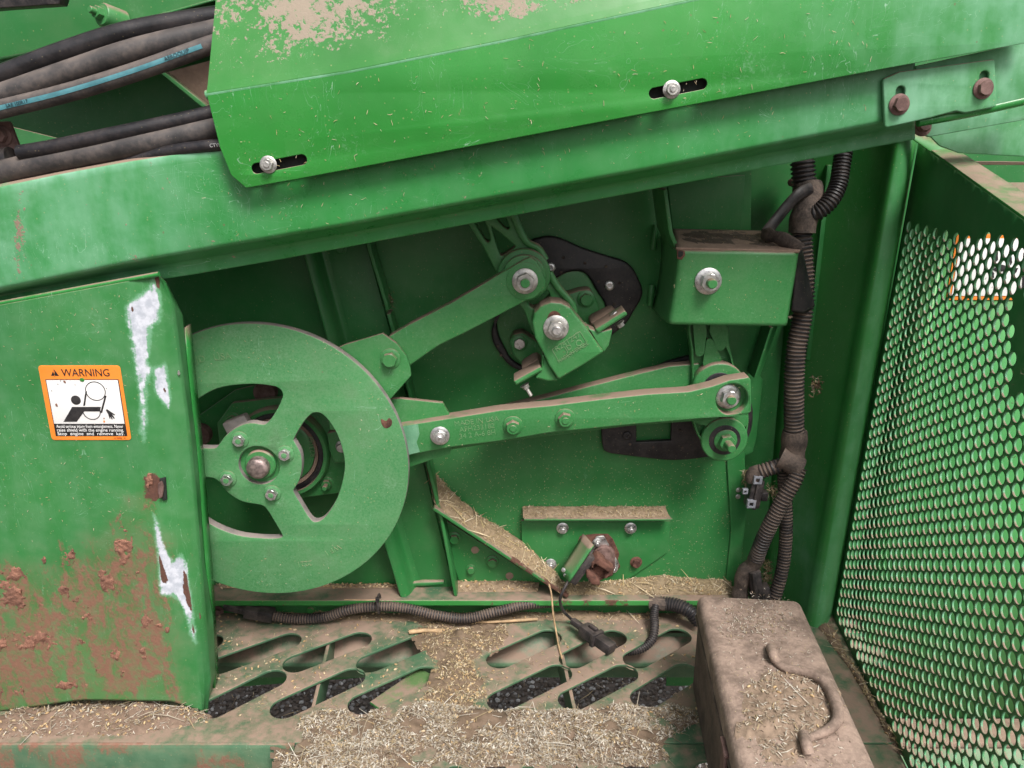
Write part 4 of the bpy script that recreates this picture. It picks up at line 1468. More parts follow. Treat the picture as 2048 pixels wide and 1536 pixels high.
# scuffs on the decal
dplate('scuff', circ(.515, .185, .030, .026, n=9), .0026, PAINT, dec)
for u, v, s, mt in ((.30, .21, .02, MUDM), (.25, .20, .01, MUDM), (.145, .52, .022, MUDM), (.70, .74, .016, ORANGE), (.705, .70, .01, MUDM), (.12, .33, .006, INK), (.21, .24, .007, INK), (.42, .25, .006, INK), (.80, .30, .008, INK)):
    dplate('scuff', [(u + s * math.cos(a) * random.uniform(.4, 1), v + s * 1.2 * math.sin(a) * random.uniform(.4, 1)) for a in np.linspace(0, 5.6, 8)], .0026, mt, dec)

# ================================================================== CRANK WHEEL
YW = -.170
whl = thing('crank_wheel', 'large green cast crank wheel with three windows and stamped rim', 'wheel', at(525, 1187, YW))
pt = [np.array(xz([p], YW)[0]) for p in ((505, 647), (556, 1187), (812, 892))]
(ax_, ay_), (bx_, by_), (cx_, cy_) = pt
dd = 2 * (ax_ * (by_ - cy_) + bx_ * (cy_ - ay_) + cx_ * (ay_ - by_))
ux = ((ax_ ** 2 + ay_ ** 2) * (by_ - cy_) + (bx_ ** 2 + by_ ** 2) * (cy_ - ay_) + (cx_ ** 2 + cy_ ** 2) * (ay_ - by_)) / dd
uy = ((ax_ ** 2 + ay_ ** 2) * (cx_ - bx_) + (bx_ ** 2 + by_ ** 2) * (ax_ - cx_) + (cx_ ** 2 + cy_ ** 2) * (bx_ - ax_)) / dd
RW = math.hypot(ax_ - ux, ay_ - uy)
K = 2.648
crop = lambda L: [(360 + x / K, 620 + y / K) for x, y in L]
w1 = crop([(20, 540), (60, 500), (120, 455), (200, 415), (300, 397), (400, 393), (490, 403), (528, 418), (544, 450), (530, 495), (500, 550), (470, 590), (440, 607), (370, 598), (300, 622), (240, 668), (205, 715), (180, 732), (90, 730), (-30, 735), (-40, 620)])
w2 = crop([(715, 544), (750, 550), (790, 590), (835, 665), (865, 760), (872, 830), (862, 900), (835, 990), (790, 1070), (750, 1112), (710, 1122), (680, 1095), (640, 1030), (602, 965), (606, 945), (632, 900), (645, 830), (638, 760), (606, 700), (604, 680), (650, 600), (690, 555)])
w3 = crop([(-30, 892), (100, 888), (170, 890), (205, 910), (250, 965), (330, 1015), (430, 1034), (462, 1060), (500, 1120), (540, 1190), (535, 1204), (500, 1210), (400, 1207), (300, 1192), (200, 1155), (120, 1108), (40, 1050), (-40, 960)])
hubc = xz([(518, 931)], YW)[0]
holes = [smooth_poly(xz(w, YW), 3) for w in (w1, w2, w3)] + [circle(hubc, .0325, 40)]
plate('disc', [circle((ux, uy), RW, 120)] + holes, YW, .016, PAINT_WHEEL, whl, .0015, side_mat=STEEL)
MH = Matrix.Translation((hubc[0] + .001, YW + .006, hubc[1])) @ Vector((0, -1, 0)).to_track_quat('Z', 'Y').to_matrix().to_4x4()
me = lathe_mesh([(.034, -.05), (.034, -.004), (.030, -.004), (.0245, -.004), (.0245, .002), (.0225, .004), (.018, .004)], 36); me.transform(MH)
link('hub_collar', me, PAINT_CAST, whl)
M_ = MH @ Matrix.Translation((-.0015, -.002, .003)) @ Matrix.Diagonal((.0178, .0178, .0165, 1))
placed('shaft_end', DOME, M_, simple('worn rusty shaft steel', (.30, .24, .23), .38, .75, .45, 120, dust=.4, dcol=(.14, .065, .05), bump=.4), whl)
for x, y, sp in ((480, 879, .2), (571, 907, .5), (456, 957, .9), (545, 986, .1)):
    b_ = bolt(whl, at(x, y, YW - .0003), .0125, ZINC_CLEAN, 'head', spin=sp, wmat=PAINT_WHEEL)
    M_ = WORLD[b_.name] @ Matrix.Translation((0, 0, .70)) @ Matrix.Diagonal((.45, .45, .08, 1))
    placed('head_paint', DOME, M_, PAINT_WHEEL, b_)
for s, x, y, a, sz in (('JD   USA', 427, 716, .12, .015), ('36', 381, 760, .55, .013), ('2221', 609, 1127, math.pi + .12, .013), ('WF 1', 665, 1100, math.pi + .5, .013)):
    text('stamped_mark', s, sz, .0016, on_wall(x, y, YW - .0002, a), EMBOSS, whl)
# rust bruise and dribble on the rim
pts_ = smooth_poly([(762, 838), (772, 842), (778, 836), (784, 842), (782, 852), (772, 857), (764, 850)], 3)
pplate('rust_bruise', pts_, YW - .0004, .0006, RUST, whl, bevel=.0002)
wallwheel = specks([(380, 650), (800, 650), (800, 1180), (380, 1180)], YW, 260, (.0015, .004), (.0004, .0008), dens=lambda x, y: 1.0 * (np.hypot(x - 525, (y - 912)) < 265) * (np.hypot(x - 525, y - 915) > 195))

# bearing housing behind the wheel
brg = thing('bearing_housing', 'green flanged bearing housing half hidden behind the crank wheel', 'bearing', at(560, 990, -.05))
pplate('flange_plate', [(434, 847), (464, 806), (560, 795), (640, 800), (712, 850), (720, 915), (690, 985), (605, 996), (500, 985), (440, 910)], -.060, .012, PAINT_CAST, brg, .006, bevel=.002)
bc = Vector(at(566, 900, -.060))
MB_ = Matrix.Translation(bc) @ Vector((0, -1, 0)).to_track_quat('Z', 'Y').to_matrix().to_4x4()
for nm, pr, mt in (('housing_ring', [(.083, -.002), (.083, .014), (.080, .018), (.074, .018), (.073, .014), (.073, 0)], PAINT_CAST),
                   ('seal_ring', [(.0725, 0), (.0725, .015), (.066, .016), (.064, .012), (.064, 0)], RUBBER),
                   ('dust_ring', [(.0635, 0), (.0635, .0125), (.058, .0125), (.057, 0)], DUSTY),
                   ('inner_disc', [(.0565, 0), (.0565, .010), (.052, .013), (.02, .013)], PAINT_CAST)):
    me = lathe_mesh(pr, 56); me.transform(MB_); link(nm, me, mt, brg)
text('cast_mark', 'R23167', .0125, .0012, on_wall(624, 893, -.0745, math.pi / 2 + .05), EMBOSS, brg)
for x, y in ((466, 838), (655, 966)):
    bolt(brg, at(x, y, -.0602), .011, PAINT_CAST, 'nut', stud=1.7)
pplate('block', [(653, 866), (672, 862), (700, 868), (700, 925), (668, 927), (658, 900)], -.082, .02, PAINT_CAST, brg, .005, bevel=.003)
bolt(brg, at(684, 893, -.0822), .010, ZINC, 'nut', stud=.6)
# dark angled plate beyond
bkp = thing('backing_plate', 'dark green angled plate with round bosses behind the wheel window', 'plate', at(470, 860, -.02))
pplate('plate', [(388, 838), (470, 780), (520, 768), (620, 768), (640, 850), (560, 880), (440, 900), (390, 890)], -.030, .006, PAINT_IN, bkp, .006)
for x, y, r in ((533, 782, .020), (404, 866, .019)):
    me = lathe_mesh([(r, 0), (r, .01), (r * .92, .013)], 30)
    me.transform(Matrix.Translation(at(x, y, -.031)) @ Vector((0, -1, 0)).to_track_quat('Z', 'Y').to_matrix().to_4x4())
    link('boss', me, RUST_BOLT, bkp)
arm = Vector(at(462, 858, -.09))
bar('bearing_lug', at(455, 860, -.10), at(500, 842, -.10), .02, .03, STEEL, brg, .004)

# ================================================================== UPPER ROD
urod = thing('upper_rod', 'flat green upper connecting rod bolted to the rocker under the beam', 'rod', at(930, 640, -.15))
YU = -.140
ub = [(757, 700), (779, 672), (820, 648), (902, 606), (994, 551), (1048, 519), (1060, 514), (1072, 521), (1084, 540), (1092, 563), (1090, 580), (1078, 588), (1014, 622), (936, 663), (878, 691), (823, 729), (800, 745)]
pplate('bar', ub, YU, .026, PAINT_CAST, urod, .004, bevel=.0025)
c_ = xz([(1050, 562)], YU)[0]
plate('bolt_boss', [circle(c_, .0285, 44)], YU - .0012, .002, PAINT_CAST, urod, .0006)
bolt(urod, at(1050, 562, YU - .0014), .0178, ZINC, 'nut', stud=.95, smat=PAINT_CAST, spin=.4)
ul = [(640, 712), (690, 689), (765, 667), (793, 687), (812, 712), (820, 735), (822, 752), (782, 797), (740, 860), (660, 860)]
pplate('end_plate', ul, -.149, .008, PAINT_CAST, urod, .002, bevel=.0012)
bolt(urod, at(781, 717, -.1492), .0145, PAINT_CAST, 'nut', stud=.55)

# rocker hanger
han = thing('rocker_hanger', 'green cast rocker hanger with triangular openings coming down from the beam', 'hanger', at(1040, 560, -.12))
YH = -.106
ho = [(905, 380), (1005, 370), (1030, 430), (1053, 480), (1075, 494), (1090, 515), (1097, 540), (1115, 573), (1143, 603), (1152, 632), (1140, 665), (1085, 680), (1062, 660), (1050, 625), (1030, 600), (1002, 560), (985, 530), (965, 492), (938, 450)]
hh_ = [smooth_poly(xz([(984, 458), (990, 458), (1027, 489), (1028, 495), (1006, 510), (998, 504)], YH), 3), smooth_poly(xz([(945, 435), (964, 432), (980, 473), (976, 484), (966, 474)], YH), 3),
       smooth_poly(xz([(985, 425), (1004, 425), (1018, 450), (1016, 458), (1004, 450)], YH), 3), smooth_poly(xz([(1056, 603), (1078, 588), (1093, 581), (1100, 592), (1088, 606), (1068, 617)], YH), 3)]
plate('casting', [round_poly(smooth_poly(xz(ho, YH), 2), .002)] + hh_, YH, .034, PAINT_CAST, han, .003)
c_ = xz([(1048, 548)], YH)[0]
plate('boss_ring', [circle(c_, .041, 48)], YH - .014, .015, PAINT_CAST, han, .003)
plate('inner_sleeve', [circle(c_, .033, 48)], YH - .026, .012, PAINT_CAST, han, .002)
rim = smooth_poly(xz([(1025, 432), (1050, 480), (1066, 487)], YH), 4)
sweep('edge_rib', [at(x, y, YH - .003) for x, y in ((1008, 380), (1028, 432), (1051, 481), (1076, 496), (1091, 520))], .006, PAINT_CAST, han, 10, .006)
sweep('edge_rib', [at(x, y, YH - .003) for x, y in ((1098, 545), (1117, 576), (1143, 606), (1148, 625))], .006, PAINT_CAST, han, 10, .006)

# stamped bracket
brk = thing('pivot_bracket', 'green pivot bracket with cast number plate and two bolted ears', 'bracket', at(1150, 740, -.15))
YP = -.150
arch = [(1064, 646), (1069, 627), (1082, 612), (1102, 603), (1123, 605), (1141, 615), (1153, 631), (1173, 655), (1192, 683), (1208, 705), (1165, 732), (1117, 760), (1098, 732), (1088, 710), (1070, 677)]
pplate('face', arch, YP, .045, PAINT_CAST, brk, .004, bevel=.004)
# skirt that joins the face to the ears
pplate('skirt', [(1085, 706), (1090, 715), (1117, 762), (1095, 763), (1070, 757), (1075, 748), (1083, 735)], YP + .010, .03, PAINT_CAST, brk, .003, bevel=.003)
pplate('skirt', [(1170, 650), (1178, 656), (1192, 661), (1207, 662), (1225, 657), (1224, 668), (1218, 692), (1208, 706), (1200, 700)], YP + .010, .03, PAINT_CAST, brk, .003, bevel=.003)


def ear(pA, pB, Y0, Y1, th):
    A, B = Vector(at(*pA, Y0)), Vector(at(*pB, Y0))
    d = (B - A).normalized(); nn_ = Vector((-d.z, 0, d.x))
    if nn_.z < 0: nn_ = -nn_
    o = [(A.x, A.z), (B.x, B.z), (B.x + nn_.x * th, B.z + nn_.z * th), (A.x + nn_.x * th, A.z + nn_.z * th)]
    e = plate('ear', [round_poly(o, th * .3)], Y0, Y1 - Y0, PAINT_CAST, brk, .003)
    return d, nn_


d, nn_ = ear((1196, 668), (1256, 630), YP + .006, YP + .05, .009)
P_ = Vector(at(1231, 634, YP + .026)) + nn_ * .001
bolt(brk, P_, .0085, ZINC_CLEAN, 'head', axis=nn_)
bolt(brk, P_ - nn_ * .012, .0075, ZINC, 'nut', axis=-nn_, stud=.6)
d, nn_ = ear((1032, 772), (1086, 742), YP + .006, YP + .05, .009)
P_ = Vector(at(1042, 758, YP + .024)) + nn_ * .001
bolt(brk, P_, .0085, ZINC_CLEAN, 'head', axis=nn_)
bolt(brk, P_ - nn_ * .012, .0075, ZINC, 'nut', axis=-nn_, stud=3)
# dusty saddle behind the ears
for A_, B_ in (((1180, 648), (1232, 622)), ((1046, 738), (1082, 716))):
    a_, b_ = Vector(at(*A_, -.075)), Vector(at(*B_, -.075))
    bar('saddle', a_, b_, .05, .020, DUSTY, brk, .008)
bolt(brk, at(1112, 655, YP - .0003), .0178, ZINC, 'nut', stud=1.05, smat=ZINC_CLEAN, spin=.1)
pts_ = smooth_poly([(1094, 640), (1098, 628), (1106, 622), (1116, 624), (1122, 632), (1118, 640), (1108, 636)], 3)
pplate('rust_patch', pts_, YP - .0005, .0006, RUST, brk, bevel=.0002)
A0 = math.atan2(at(1206, 660, YP)[2] - at(1118, 712, YP)[2], at(1206, 660, YP)[0] - at(1118, 712, YP)[0])
fr = xz([(1104, 699), (1160, 663), (1174, 686), (1118, 723)], YP)
fi = [(fr[k][0] * .975 + sum(p[0] for p in fr) / 4 * .025, fr[k][1] * .975 + sum(p[1] for p in fr) / 4 * .025) for k in range(4)]
for k in range(4):
    a_, b_ = fr[k], fr[(k + 1) % 4]
    bar('number_frame', (a_[0], YP - .0002, a_[1]), (b_[0], YP - .0002, b_[1]), .0014, .0010, EMBOSS, brk, .0003)
ang = math.atan2(fr[1][1] - fr[0][1], fr[1][0] - fr[0][0])
text('cast_number', 'R241247', .0125, .0014, on_wall(1135, 684, YP - .0004, ang), EMBOSS, brk)
text('cast_number', 'JD', .0115, .0014, on_wall(1137, 696, YP - .0004, ang), EMBOSS, brk)
text('cast_number', 'MADE IN BRAZIL', .0085, .0014, on_wall(1146, 705, YP - .0004, ang), EMBOSS, brk, sx=.86)
cc = xz([(1158, 686)], YP)[0]
plate('cast_mark', [circle(cc, .0052, 18), circle(cc, .0036, 18)], YP - .0007, .0012, EMBOSS, brk, .0002)

# black rubber shroud and its clamp casting on the wall
shr = thing('upper_seal', 'black rubber seal plate with silver rivets behind the pivot bracket', 'seal', at(1150, 740, -.012))
so = [(1060, 485), (1076, 476), (1097, 472), (1123, 477), (1164, 495), (1216, 512), (1248, 522), (1266, 537), (1276, 555), (1285, 578), (1283, 597), (1268, 623), (1245, 655), (1180, 700), (1110, 742), (1062, 748), (1034, 740), (1016, 729), (998, 706), (986, 685), (983, 664), (990, 641), (1010, 600), (1040, 535)]
si = [(1107, 560), (1128, 547), (1149, 542), (1167, 545), (1180, 558), (1193, 581), (1212, 616), (1195, 655), (1120, 705), (1060, 735), (1042, 731), (1021, 716), (1008, 693), (998, 672), (994, 651), (999, 630), (1050, 590)]
ys_ = -.013
plate('rubber', [smooth_poly(xz(so, ys_), 4), smooth_poly(xz(si, ys_), 4)], ys_, .012, RUBBER, shr, .004)
for x, y, r in ((1219, 571, .0085), (1101, 535, .0085)):
    M_ = Matrix.Translation(at(x, y, ys_ - .0002)) @ Vector((0, -1, 0)).to_track_quat('Z', 'Y').to_matrix().to_4x4() @ Matrix.Diagonal((r, r, r, 1))
    placed('rivet', RIVET, M_, ZINC_CLEAN, shr)
for x, y in ((1170, 526), (1127, 515), (1212, 533), (1122, 545), (1197, 563), (1239, 566), (1228, 608), (996, 692), (1002, 710)):
    M_ = Matrix.Translation(at(x, y, ys_ - .0002)) @ Vector((0, -1, 0)).to_track_quat('Z', 'Y').to_matrix().to_4x4() @ Matrix.Diagonal((.0026, .0026, .002, 1))
    placed('pin', DOME, M_, TAPE, shr)
clp = thing('clamp_casting', 'green cast clamp plate with two hex bolts inside the rubber seal', 'casting', at(1120, 720, -.02))
pplate('plate', si, -.006, .005, PAINT_CAST, clp, smooth=3)
pplate('lobe', [(1110, 592), (1135, 588), (1160, 580), (1180, 578), (1190, 592), (1212, 650), (1160, 690), (1120, 680)], -.040, .034, PAINT_CAST, clp, .008, bevel=.004)
pplate('lobe', [(1018, 684), (1028, 668), (1045, 664), (1085, 690), (1085, 735), (1050, 738), (1028, 712)], -.040, .034, PAINT_CAST, clp, .008, bevel=.004)
bolt(clp, at(1172, 598, -.0402), .0135, PAINT_CAST, 'head')
bolt(clp, at(1039, 686, -.0402), .0125, ZINC_CLEAN, 'head', wmat=PAINT_CAST)

# ================================================================== LOWER ROD
lrod = thing('lower_rod', 'long green lower connecting rod with nuts and stamped numbers', 'rod', at(1150, 860, -.15))
YR = -.146
lr = [(770, 857), (806, 851), (902, 836), (1001, 820), (1100, 811), (1204, 798), (1295, 788), (1377, 783), (1425, 772), (1458, 760), (1498, 754), (1502, 760), (1503, 823), (1496, 829), (1380, 840), (1260, 850), (1100, 866), (1004, 882), (902, 895), (843, 906), (812, 913), (775, 922)]
rh = xz([(1464, 799)], YR)[0]
plate('bar', [xz(lr, YR), circle(rh, .0255, 40)], YR, .030, PAINT_CAST, lrod, .0025)
pplate('rear_leaf', lr[:9] + [(1425, 840), (1260, 852), (1004, 884), (812, 914)], -.114, .012, PAINT_CAST, lrod, bevel=.002)
me = lathe_mesh([(.026, 0), (.026, .001)], 36); me.transform(Matrix.Translation((rh[0], YR + .018, rh[1])) @ Vector((0, -1, 0)).to_track_quat('Z', 'Y').to_matrix().to_4x4())
link('recess_floor', me, PAINT_CAST, lrod)
bolt(lrod, (rh[0] - .002, YR + .017, rh[1]), .0185, ZINC_CLEAN, 'nut', stud=.95, smat=PAINT_CAST)
bolt(lrod, at(880, 871, YR - .0002), .0142, ZINC_CLEAN, 'nut', stud=.95)
bolt(lrod, at(1026, 851, YR - .0002), .0145, PAINT_CAST, 'nut', stud=.72)
bolt(lrod, at(1130, 836, YR - .0002), .0145, PAINT_CAST, 'nut', stud=.72)
for k, s in enumerate(('MADE IN USA', 'AFH233182', '34 2 A-6 8H')):
    text('stamped_mark', s, .0118, .0009, on_wall(953 + k * 1, 843 + k * 13, YR - .0002, .13), EMBOSS, lrod)
gs = [(760, 800), (800, 797), (885, 806), (900, 832), (908, 880), (900, 908), (815, 936), (765, 950)]
gp = pplate('end_gusset', gs, -.128, .010, PAINT_CAST, lrod, .002)
# worn pale paint where the rod rubs near the wheel
pts_ = smooth_poly([(814, 858), (832, 852), (838, 868), (832, 890), (842, 903), (815, 911)], 3)
pplate('worn_patch', [(800, 854), (836, 848), (839, 868), (833, 885), (840, 904), (800, 914)], YR - .0004, .0006, PAINT_WORN, lrod, bevel=.0002)
ra_ = thing('rear_rod', 'green rear rod rising to the rocker behind the long lower rod', 'rod', at(1200, 800, -.09))
pplate('bar', [(985, 832), (1012, 815), (1100, 793), (1180, 772), (1290, 744), (1340, 732), (1400, 727), (1400, 790), (1280, 800), (1150, 820), (1010, 842)], -.088, .024, PAINT_CAST, ra_, .003, bevel=.0025)

# lower rocker
lro = thing('lower_rocker', 'green cast rocker arm with braced web hanging below the box bracket', 'rocker', at(1440, 900, -.12))
YK = -.098
J = 4.955
cj = lambda L: [(1330 + x / J, 620 + y / J) for x, y in L]
out = cj([(245, 60), (600, 60), (640, 330), (690, 560), (730, 650), (800, 900), (830, 1050), (825, 1150), (800, 1260), (740, 1370), (660, 1440), (590, 1465), (510, 1450), (430, 1390), (350, 1290), (300, 1180), (270, 1050), (270, 800), (262, 400)])
pk = [cj([(290, 60), (365, 60), (395, 220), (370, 430), (345, 445), (320, 430)]), cj([(480, 60), (568, 60), (580, 370), (555, 390), (530, 370), (460, 210)]), cj([(430, 300), (455, 305), (545, 490), (520, 505), (460, 510), (400, 545), (395, 520)]),
      cj([(300, 1070), (400, 1060), (520, 1065), (520, 1090), (430, 1150), (390, 1250), (355, 1255), (325, 1190)]), cj([(575, 1060), (700, 1060), (800, 1040), (790, 1140), (765, 1158), (700, 1110), (600, 1090)])]
plate('casting', [smooth_poly(xz(out, YK), 2)] + [round_poly(xz(p, YK), .004) for p in pk], YK, .014, PAINT_CAST, lro, .003)
plate('web', [smooth_poly(xz(out, YK + .014), 2)], YK + .0135, .022, PAINT_CAST, lro, .002)
cU = xz(cj([(520, 760)]), YK)[0]
plate('upper_boss', [circle(cU, .043, 48)], YK - .010, .022, PAINT_CAST, lro, .004)
plate('upper_bushing', [circle(cU, .027, 40)], YK - .0106, .004, RUBBER, lro, .001)
cL = xz(cj([(585, 1280)]), YK)[0]
plate('lower_boss', [circle(cL, .039, 48)], YK - .004, .010, PAINT_CAST, lro, .003)
plate('lower_bushing', [circle(cL, .0265, 40)], YK - .0048, .004, RUBBER, lro, .001)
bolt(lro, (cL[0] + .001, YK - .005, cL[1]), .0175, PAINT_CAST, 'nut', stud=1.75, spin=.2)
# lower black seal
lse = thing('lower_seal', 'black rubber seal plate with square window under the lower rod', 'seal', at(1350, 915, -.012))
lo_ = [(1203, 800), (1203, 852), (1205, 890), (1214, 905), (1250, 911), (1290, 916), (1350, 921), (1420, 914), (1470, 902), (1494, 880), (1505, 850), (1502, 800), (1460, 730), (1400, 712), (1355, 718), (1290, 745)]
wi = [(1273, 830), (1344, 830), (1342, 881), (1273, 885)]
plate('rubber', [round_poly(smooth_poly(xz(lo_, ys_), 3), .003), xz(wi, ys_)], ys_, .012, RUBBER, lse, .003)
for x, y, r, mt in ((1254, 871, .0085, RUBBER),):
    M_ = Matrix.Translation(at(x, y, ys_ - .0002)) @ Vector((0, -1, 0)).to_track_quat('Z', 'Y').to_matrix().to_4x4() @ Matrix.Diagonal((r, r, r, 1))
    placed('rivet', RIVET, M_, mt, lse)
for x, y in ((1260, 888), (1306, 894), (1364, 894), (1265, 850), (1360, 860)):
    M_ = Matrix.Translation(at(x, y, ys_ - .0002)) @ Vector((0, -1, 0)).to_track_quat('Z', 'Y').to_matrix().to_4x4() @ Matrix.Diagonal((.0024, .0024, .002, 1))
    placed('pin', DOME, M_, TAPE, lse)
# keeper plate right of the lower rocker
kp = thing('keeper_plate', 'flat dark green keeper plate with rounded corner right of the lower rocker', 'plate', at(1500, 900, -.004))
pplate('plate', [(1380, 640), (1560, 640), (1520, 752), (1526, 760), (1512, 880), (1505, 905), (1488, 912), (1380, 912)], -.0035, .003, PAINT_IN, kp, .004, bevel=.0008)
pplate('gusset_fin', [(1541, 655), (1546, 655), (1514, 754), (1508, 756)], -.045, .042, PAINT_IN, kp, bevel=.0008)

# ================================================================== BOX BRACKET
bxb = thing('box_bracket', 'green box bracket with big silver nut and dusty debris on top', 'bracket', at(1460, 650, -.08))
YX = -.150
ytp = [(1357, 500), (1597, 505)]; ybt = [(1340, 648), (1572, 652)]
f0, f1, f2, f3 = (1357, 500, YX), (1597, 505, YX), (1572, 652, YX), (1340, 648, YX)
cor = [[(1322, 470, .0), (1322, 520, .0), (1315, 570, 0), (1304, 618, 0)],
       [(1350, 496, YX + .030), (1345, 545, YX + .034), (1334, 600, YX + .034), (1326, 640, YX + .03)],
       [(1356, 499, YX + .006), (1352, 548, YX + .006), (1344, 602, YX + .006), (1337, 647, YX + .006)],
       [(1366, 500, YX), (1361, 550, YX), (1354, 604, YX), (1346, 649, YX)],
       [(1480, 502, YX), (1475, 552, YX), (1469, 606, YX), (1464, 651, YX)],
       [(1590, 504, YX), (1582, 555, YX), (1573, 608, YX), (1567, 652, YX)],
       [(1597, 505, YX + .005), (1589, 556, YX + .005), (1580, 608, YX + .005), (1573, 651, YX + .006)],
       [(1598, 502, YX + .06), (1590, 556, YX + .06), (1581, 606, YX + .06), (1574, 650, YX + .06)]]
loft('shell', cor, PAINT_CAST, bxb, (4, 6), .004, bend=1)
tA = [Vector(at(1352, 497, YX + .012)), Vector(at(1600, 503, YX + .008))]
tB = [Vector(at(1344, 462, -.004)), Vector(at(1535, 466, -.004))]
tC = [Vector(at(1352, 500, YX + .001)), Vector(at(1598, 506, YX + .001))]
wloft('top_sheet', [[tuple(v) for v in tB], [tuple(v) for v in tA], [tuple(v) for v in tC]], DUSTY, bxb, (8, 20), .004)
pplate('upright_web', [(1326, 380), (1334, 378), (1346, 465), (1360, 500), (1352, 500), (1338, 468)], YX + .03, .10, PAINT_IN, bxb)
pplate('corner_notch', [(1354, 500), (1370, 502), (1371, 510), (1364, 520), (1354, 518)], YX - .0003, .003, RUST, bxb, .002)
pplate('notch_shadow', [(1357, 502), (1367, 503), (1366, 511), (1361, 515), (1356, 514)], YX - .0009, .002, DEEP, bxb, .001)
bolt(bxb, at(1416, 562, YX - .0003), .0184, ZINC_CLEAN, 'nut', stud=1.15, smat=PAINT_CAST, spin=.3)
# weld strips on the left
for (x, y), (x2, y2) in (((1312, 450), (1306, 498)), ((1304, 570), (1300, 610))):
    sweep('weld_bead', [at(x, y, -.004), at((x + x2) / 2, (y + y2) / 2, -.006), at(x2, y2, -.004)], .0055, PAINT_IN, bxb, 10, .004, wob=.2)
pplate('wall_pad', [(1334, 360), (1490, 350), (1482, 462), (1346, 462)], -.0035, .003, PAINT_IN, bxb)

# ================================================================== CONDUITS on the right
def con(name, pts, r, pitch, mat=None, parent=None):
    return sweep(name, [at(x, y, Y) for x, y, Y in pts], r, mat or CONDUIT, parent, 18, corr=pitch)


cg = 'corrugated conduits'
o = con('corrugated_conduit', [(1603, 462, -.02), (1606, 520, -.025), (1608, 580, -.03), (1603, 640, -.035), (1592, 700, -.04), (1588, 770, -.045), (1588, 850, -.045), (1590, 872, -.045)], .0174, .0066)
tag(o, 'thick vertical corrugated conduit beside the box bracket', 'conduit', cg)
o = con('corrugated_conduit', [(1690, 285, .0), (1683, 330, -.01), (1676, 370, -.02), (1660, 402, -.03), (1634, 424, -.03), (1610, 426, -.02)], .0146, .0056, CONDUIT_DARK)
tag(o, 'thinner looping corrugated conduit hooking into the taped elbow', 'conduit', cg)
o = con('corrugated_conduit', [(1604, 300, .02), (1606, 340, .015), (1610, 385, .01)], .020, .0068, CONDUIT_DARK)
tag(o, 'short dark conduit piece above the taped elbow', 'conduit', cg)
o = sweep('taped_elbow', [at(x, y, Y) for x, y, Y in ((1614, 372, .01), (1618, 395, .0), (1612, 420, -.015), (1606, 445, -.02), (1604, 466, -.022))], .0225, TAPE, None, 18, .004, wob=.12)
tag(o, 'dirt caked taped elbow joining the two upper conduits', 'tape')
o = sweep('rubber_strap', [at(x, y, Y) for x, y, Y in ((1530, 468, -.07), (1548, 445, -.05), (1572, 415, -.04), (1598, 388, -.035), (1622, 376, -.02))], .0095, BLACK, None, 12, .005, flat=.45)
tag(o, 'black rubber strap slanting from box bracket to the elbow', 'strap')
o = sweep('dusty_rag', [at(x, y, Y) for x, y, Y in ((1528, 468, -.09), (1552, 474, -.12), (1580, 485, -.135), (1600, 500, -.14))], .010, TAPE, None, 12, .004, wob=.35, flat=.6)
tag(o, 'dusty rag of felt lying on the corner of the box bracket', 'rag')
rows = [[(1596, 505, -.11), (1604, 500, -.10), (1606, 500, -.08)], [(1592, 545, -.09), (1608, 545, -.08), (1614, 540, -.07)], [(1588, 590, -.085), (1612, 590, -.075), (1624, 585, -.06)], [(1584, 622, -.08), (1610, 628, -.07), (1630, 612, -.055)]]
o = loft('rubber_flap', rows, RUBBER, None, (6, 5), .003, bend=2)
tag(o, 'torn black rubber flap hanging beside the box bracket', 'flap')
o = sweep('taped_joint', [at(x, y, -.045) for x, y in ((1590, 862), (1588, 885), (1585, 905), (1582, 925), (1578, 938))], .0215, TAPE, None, 18, .004, wob=.10)
tag(o, 'dust caked taped joint where the thick conduit branches', 'tape')
o = sweep('taped_knuckle', [at(x, y, Y) for x, y, Y in ((1560, 915, -.055), (1580, 925, -.062), (1598, 936, -.065))], .019, TAPE, None, 16, .004, wob=.2)
tag(o, 'lumpy dirt covered tape knuckle below the taped joint', 'tape')
o = con('corrugated_conduit', [(1566, 928, -.055), (1545, 935, -.055), (1520, 944, -.05), (1508, 948, -.045)], .0135, .0062)
tag(o, 'short corrugated stub bending left to the upper connector', 'conduit', cg)
o = con('corrugated_conduit', [(1598, 935, -.068), (1588, 962, -.075), (1566, 1000, -.078), (1540, 1050, -.075), (1522, 1090, -.068), (1512, 1118, -.06)], .0142, .0060)
tag(o, 'curved corrugated branch sweeping left to the lower connector', 'conduit', cg)
o = con('corrugated_conduit', [(1566, 935, -.04), (1570, 985, -.04), (1572, 1040, -.045), (1570, 1100, -.05), (1562, 1150, -.055), (1548, 1200, -.06), (1540, 1230, -.06)], .0122, .0058)
tag(o, 'straight corrugated branch running down behind the toolbox', 'conduit', cg)
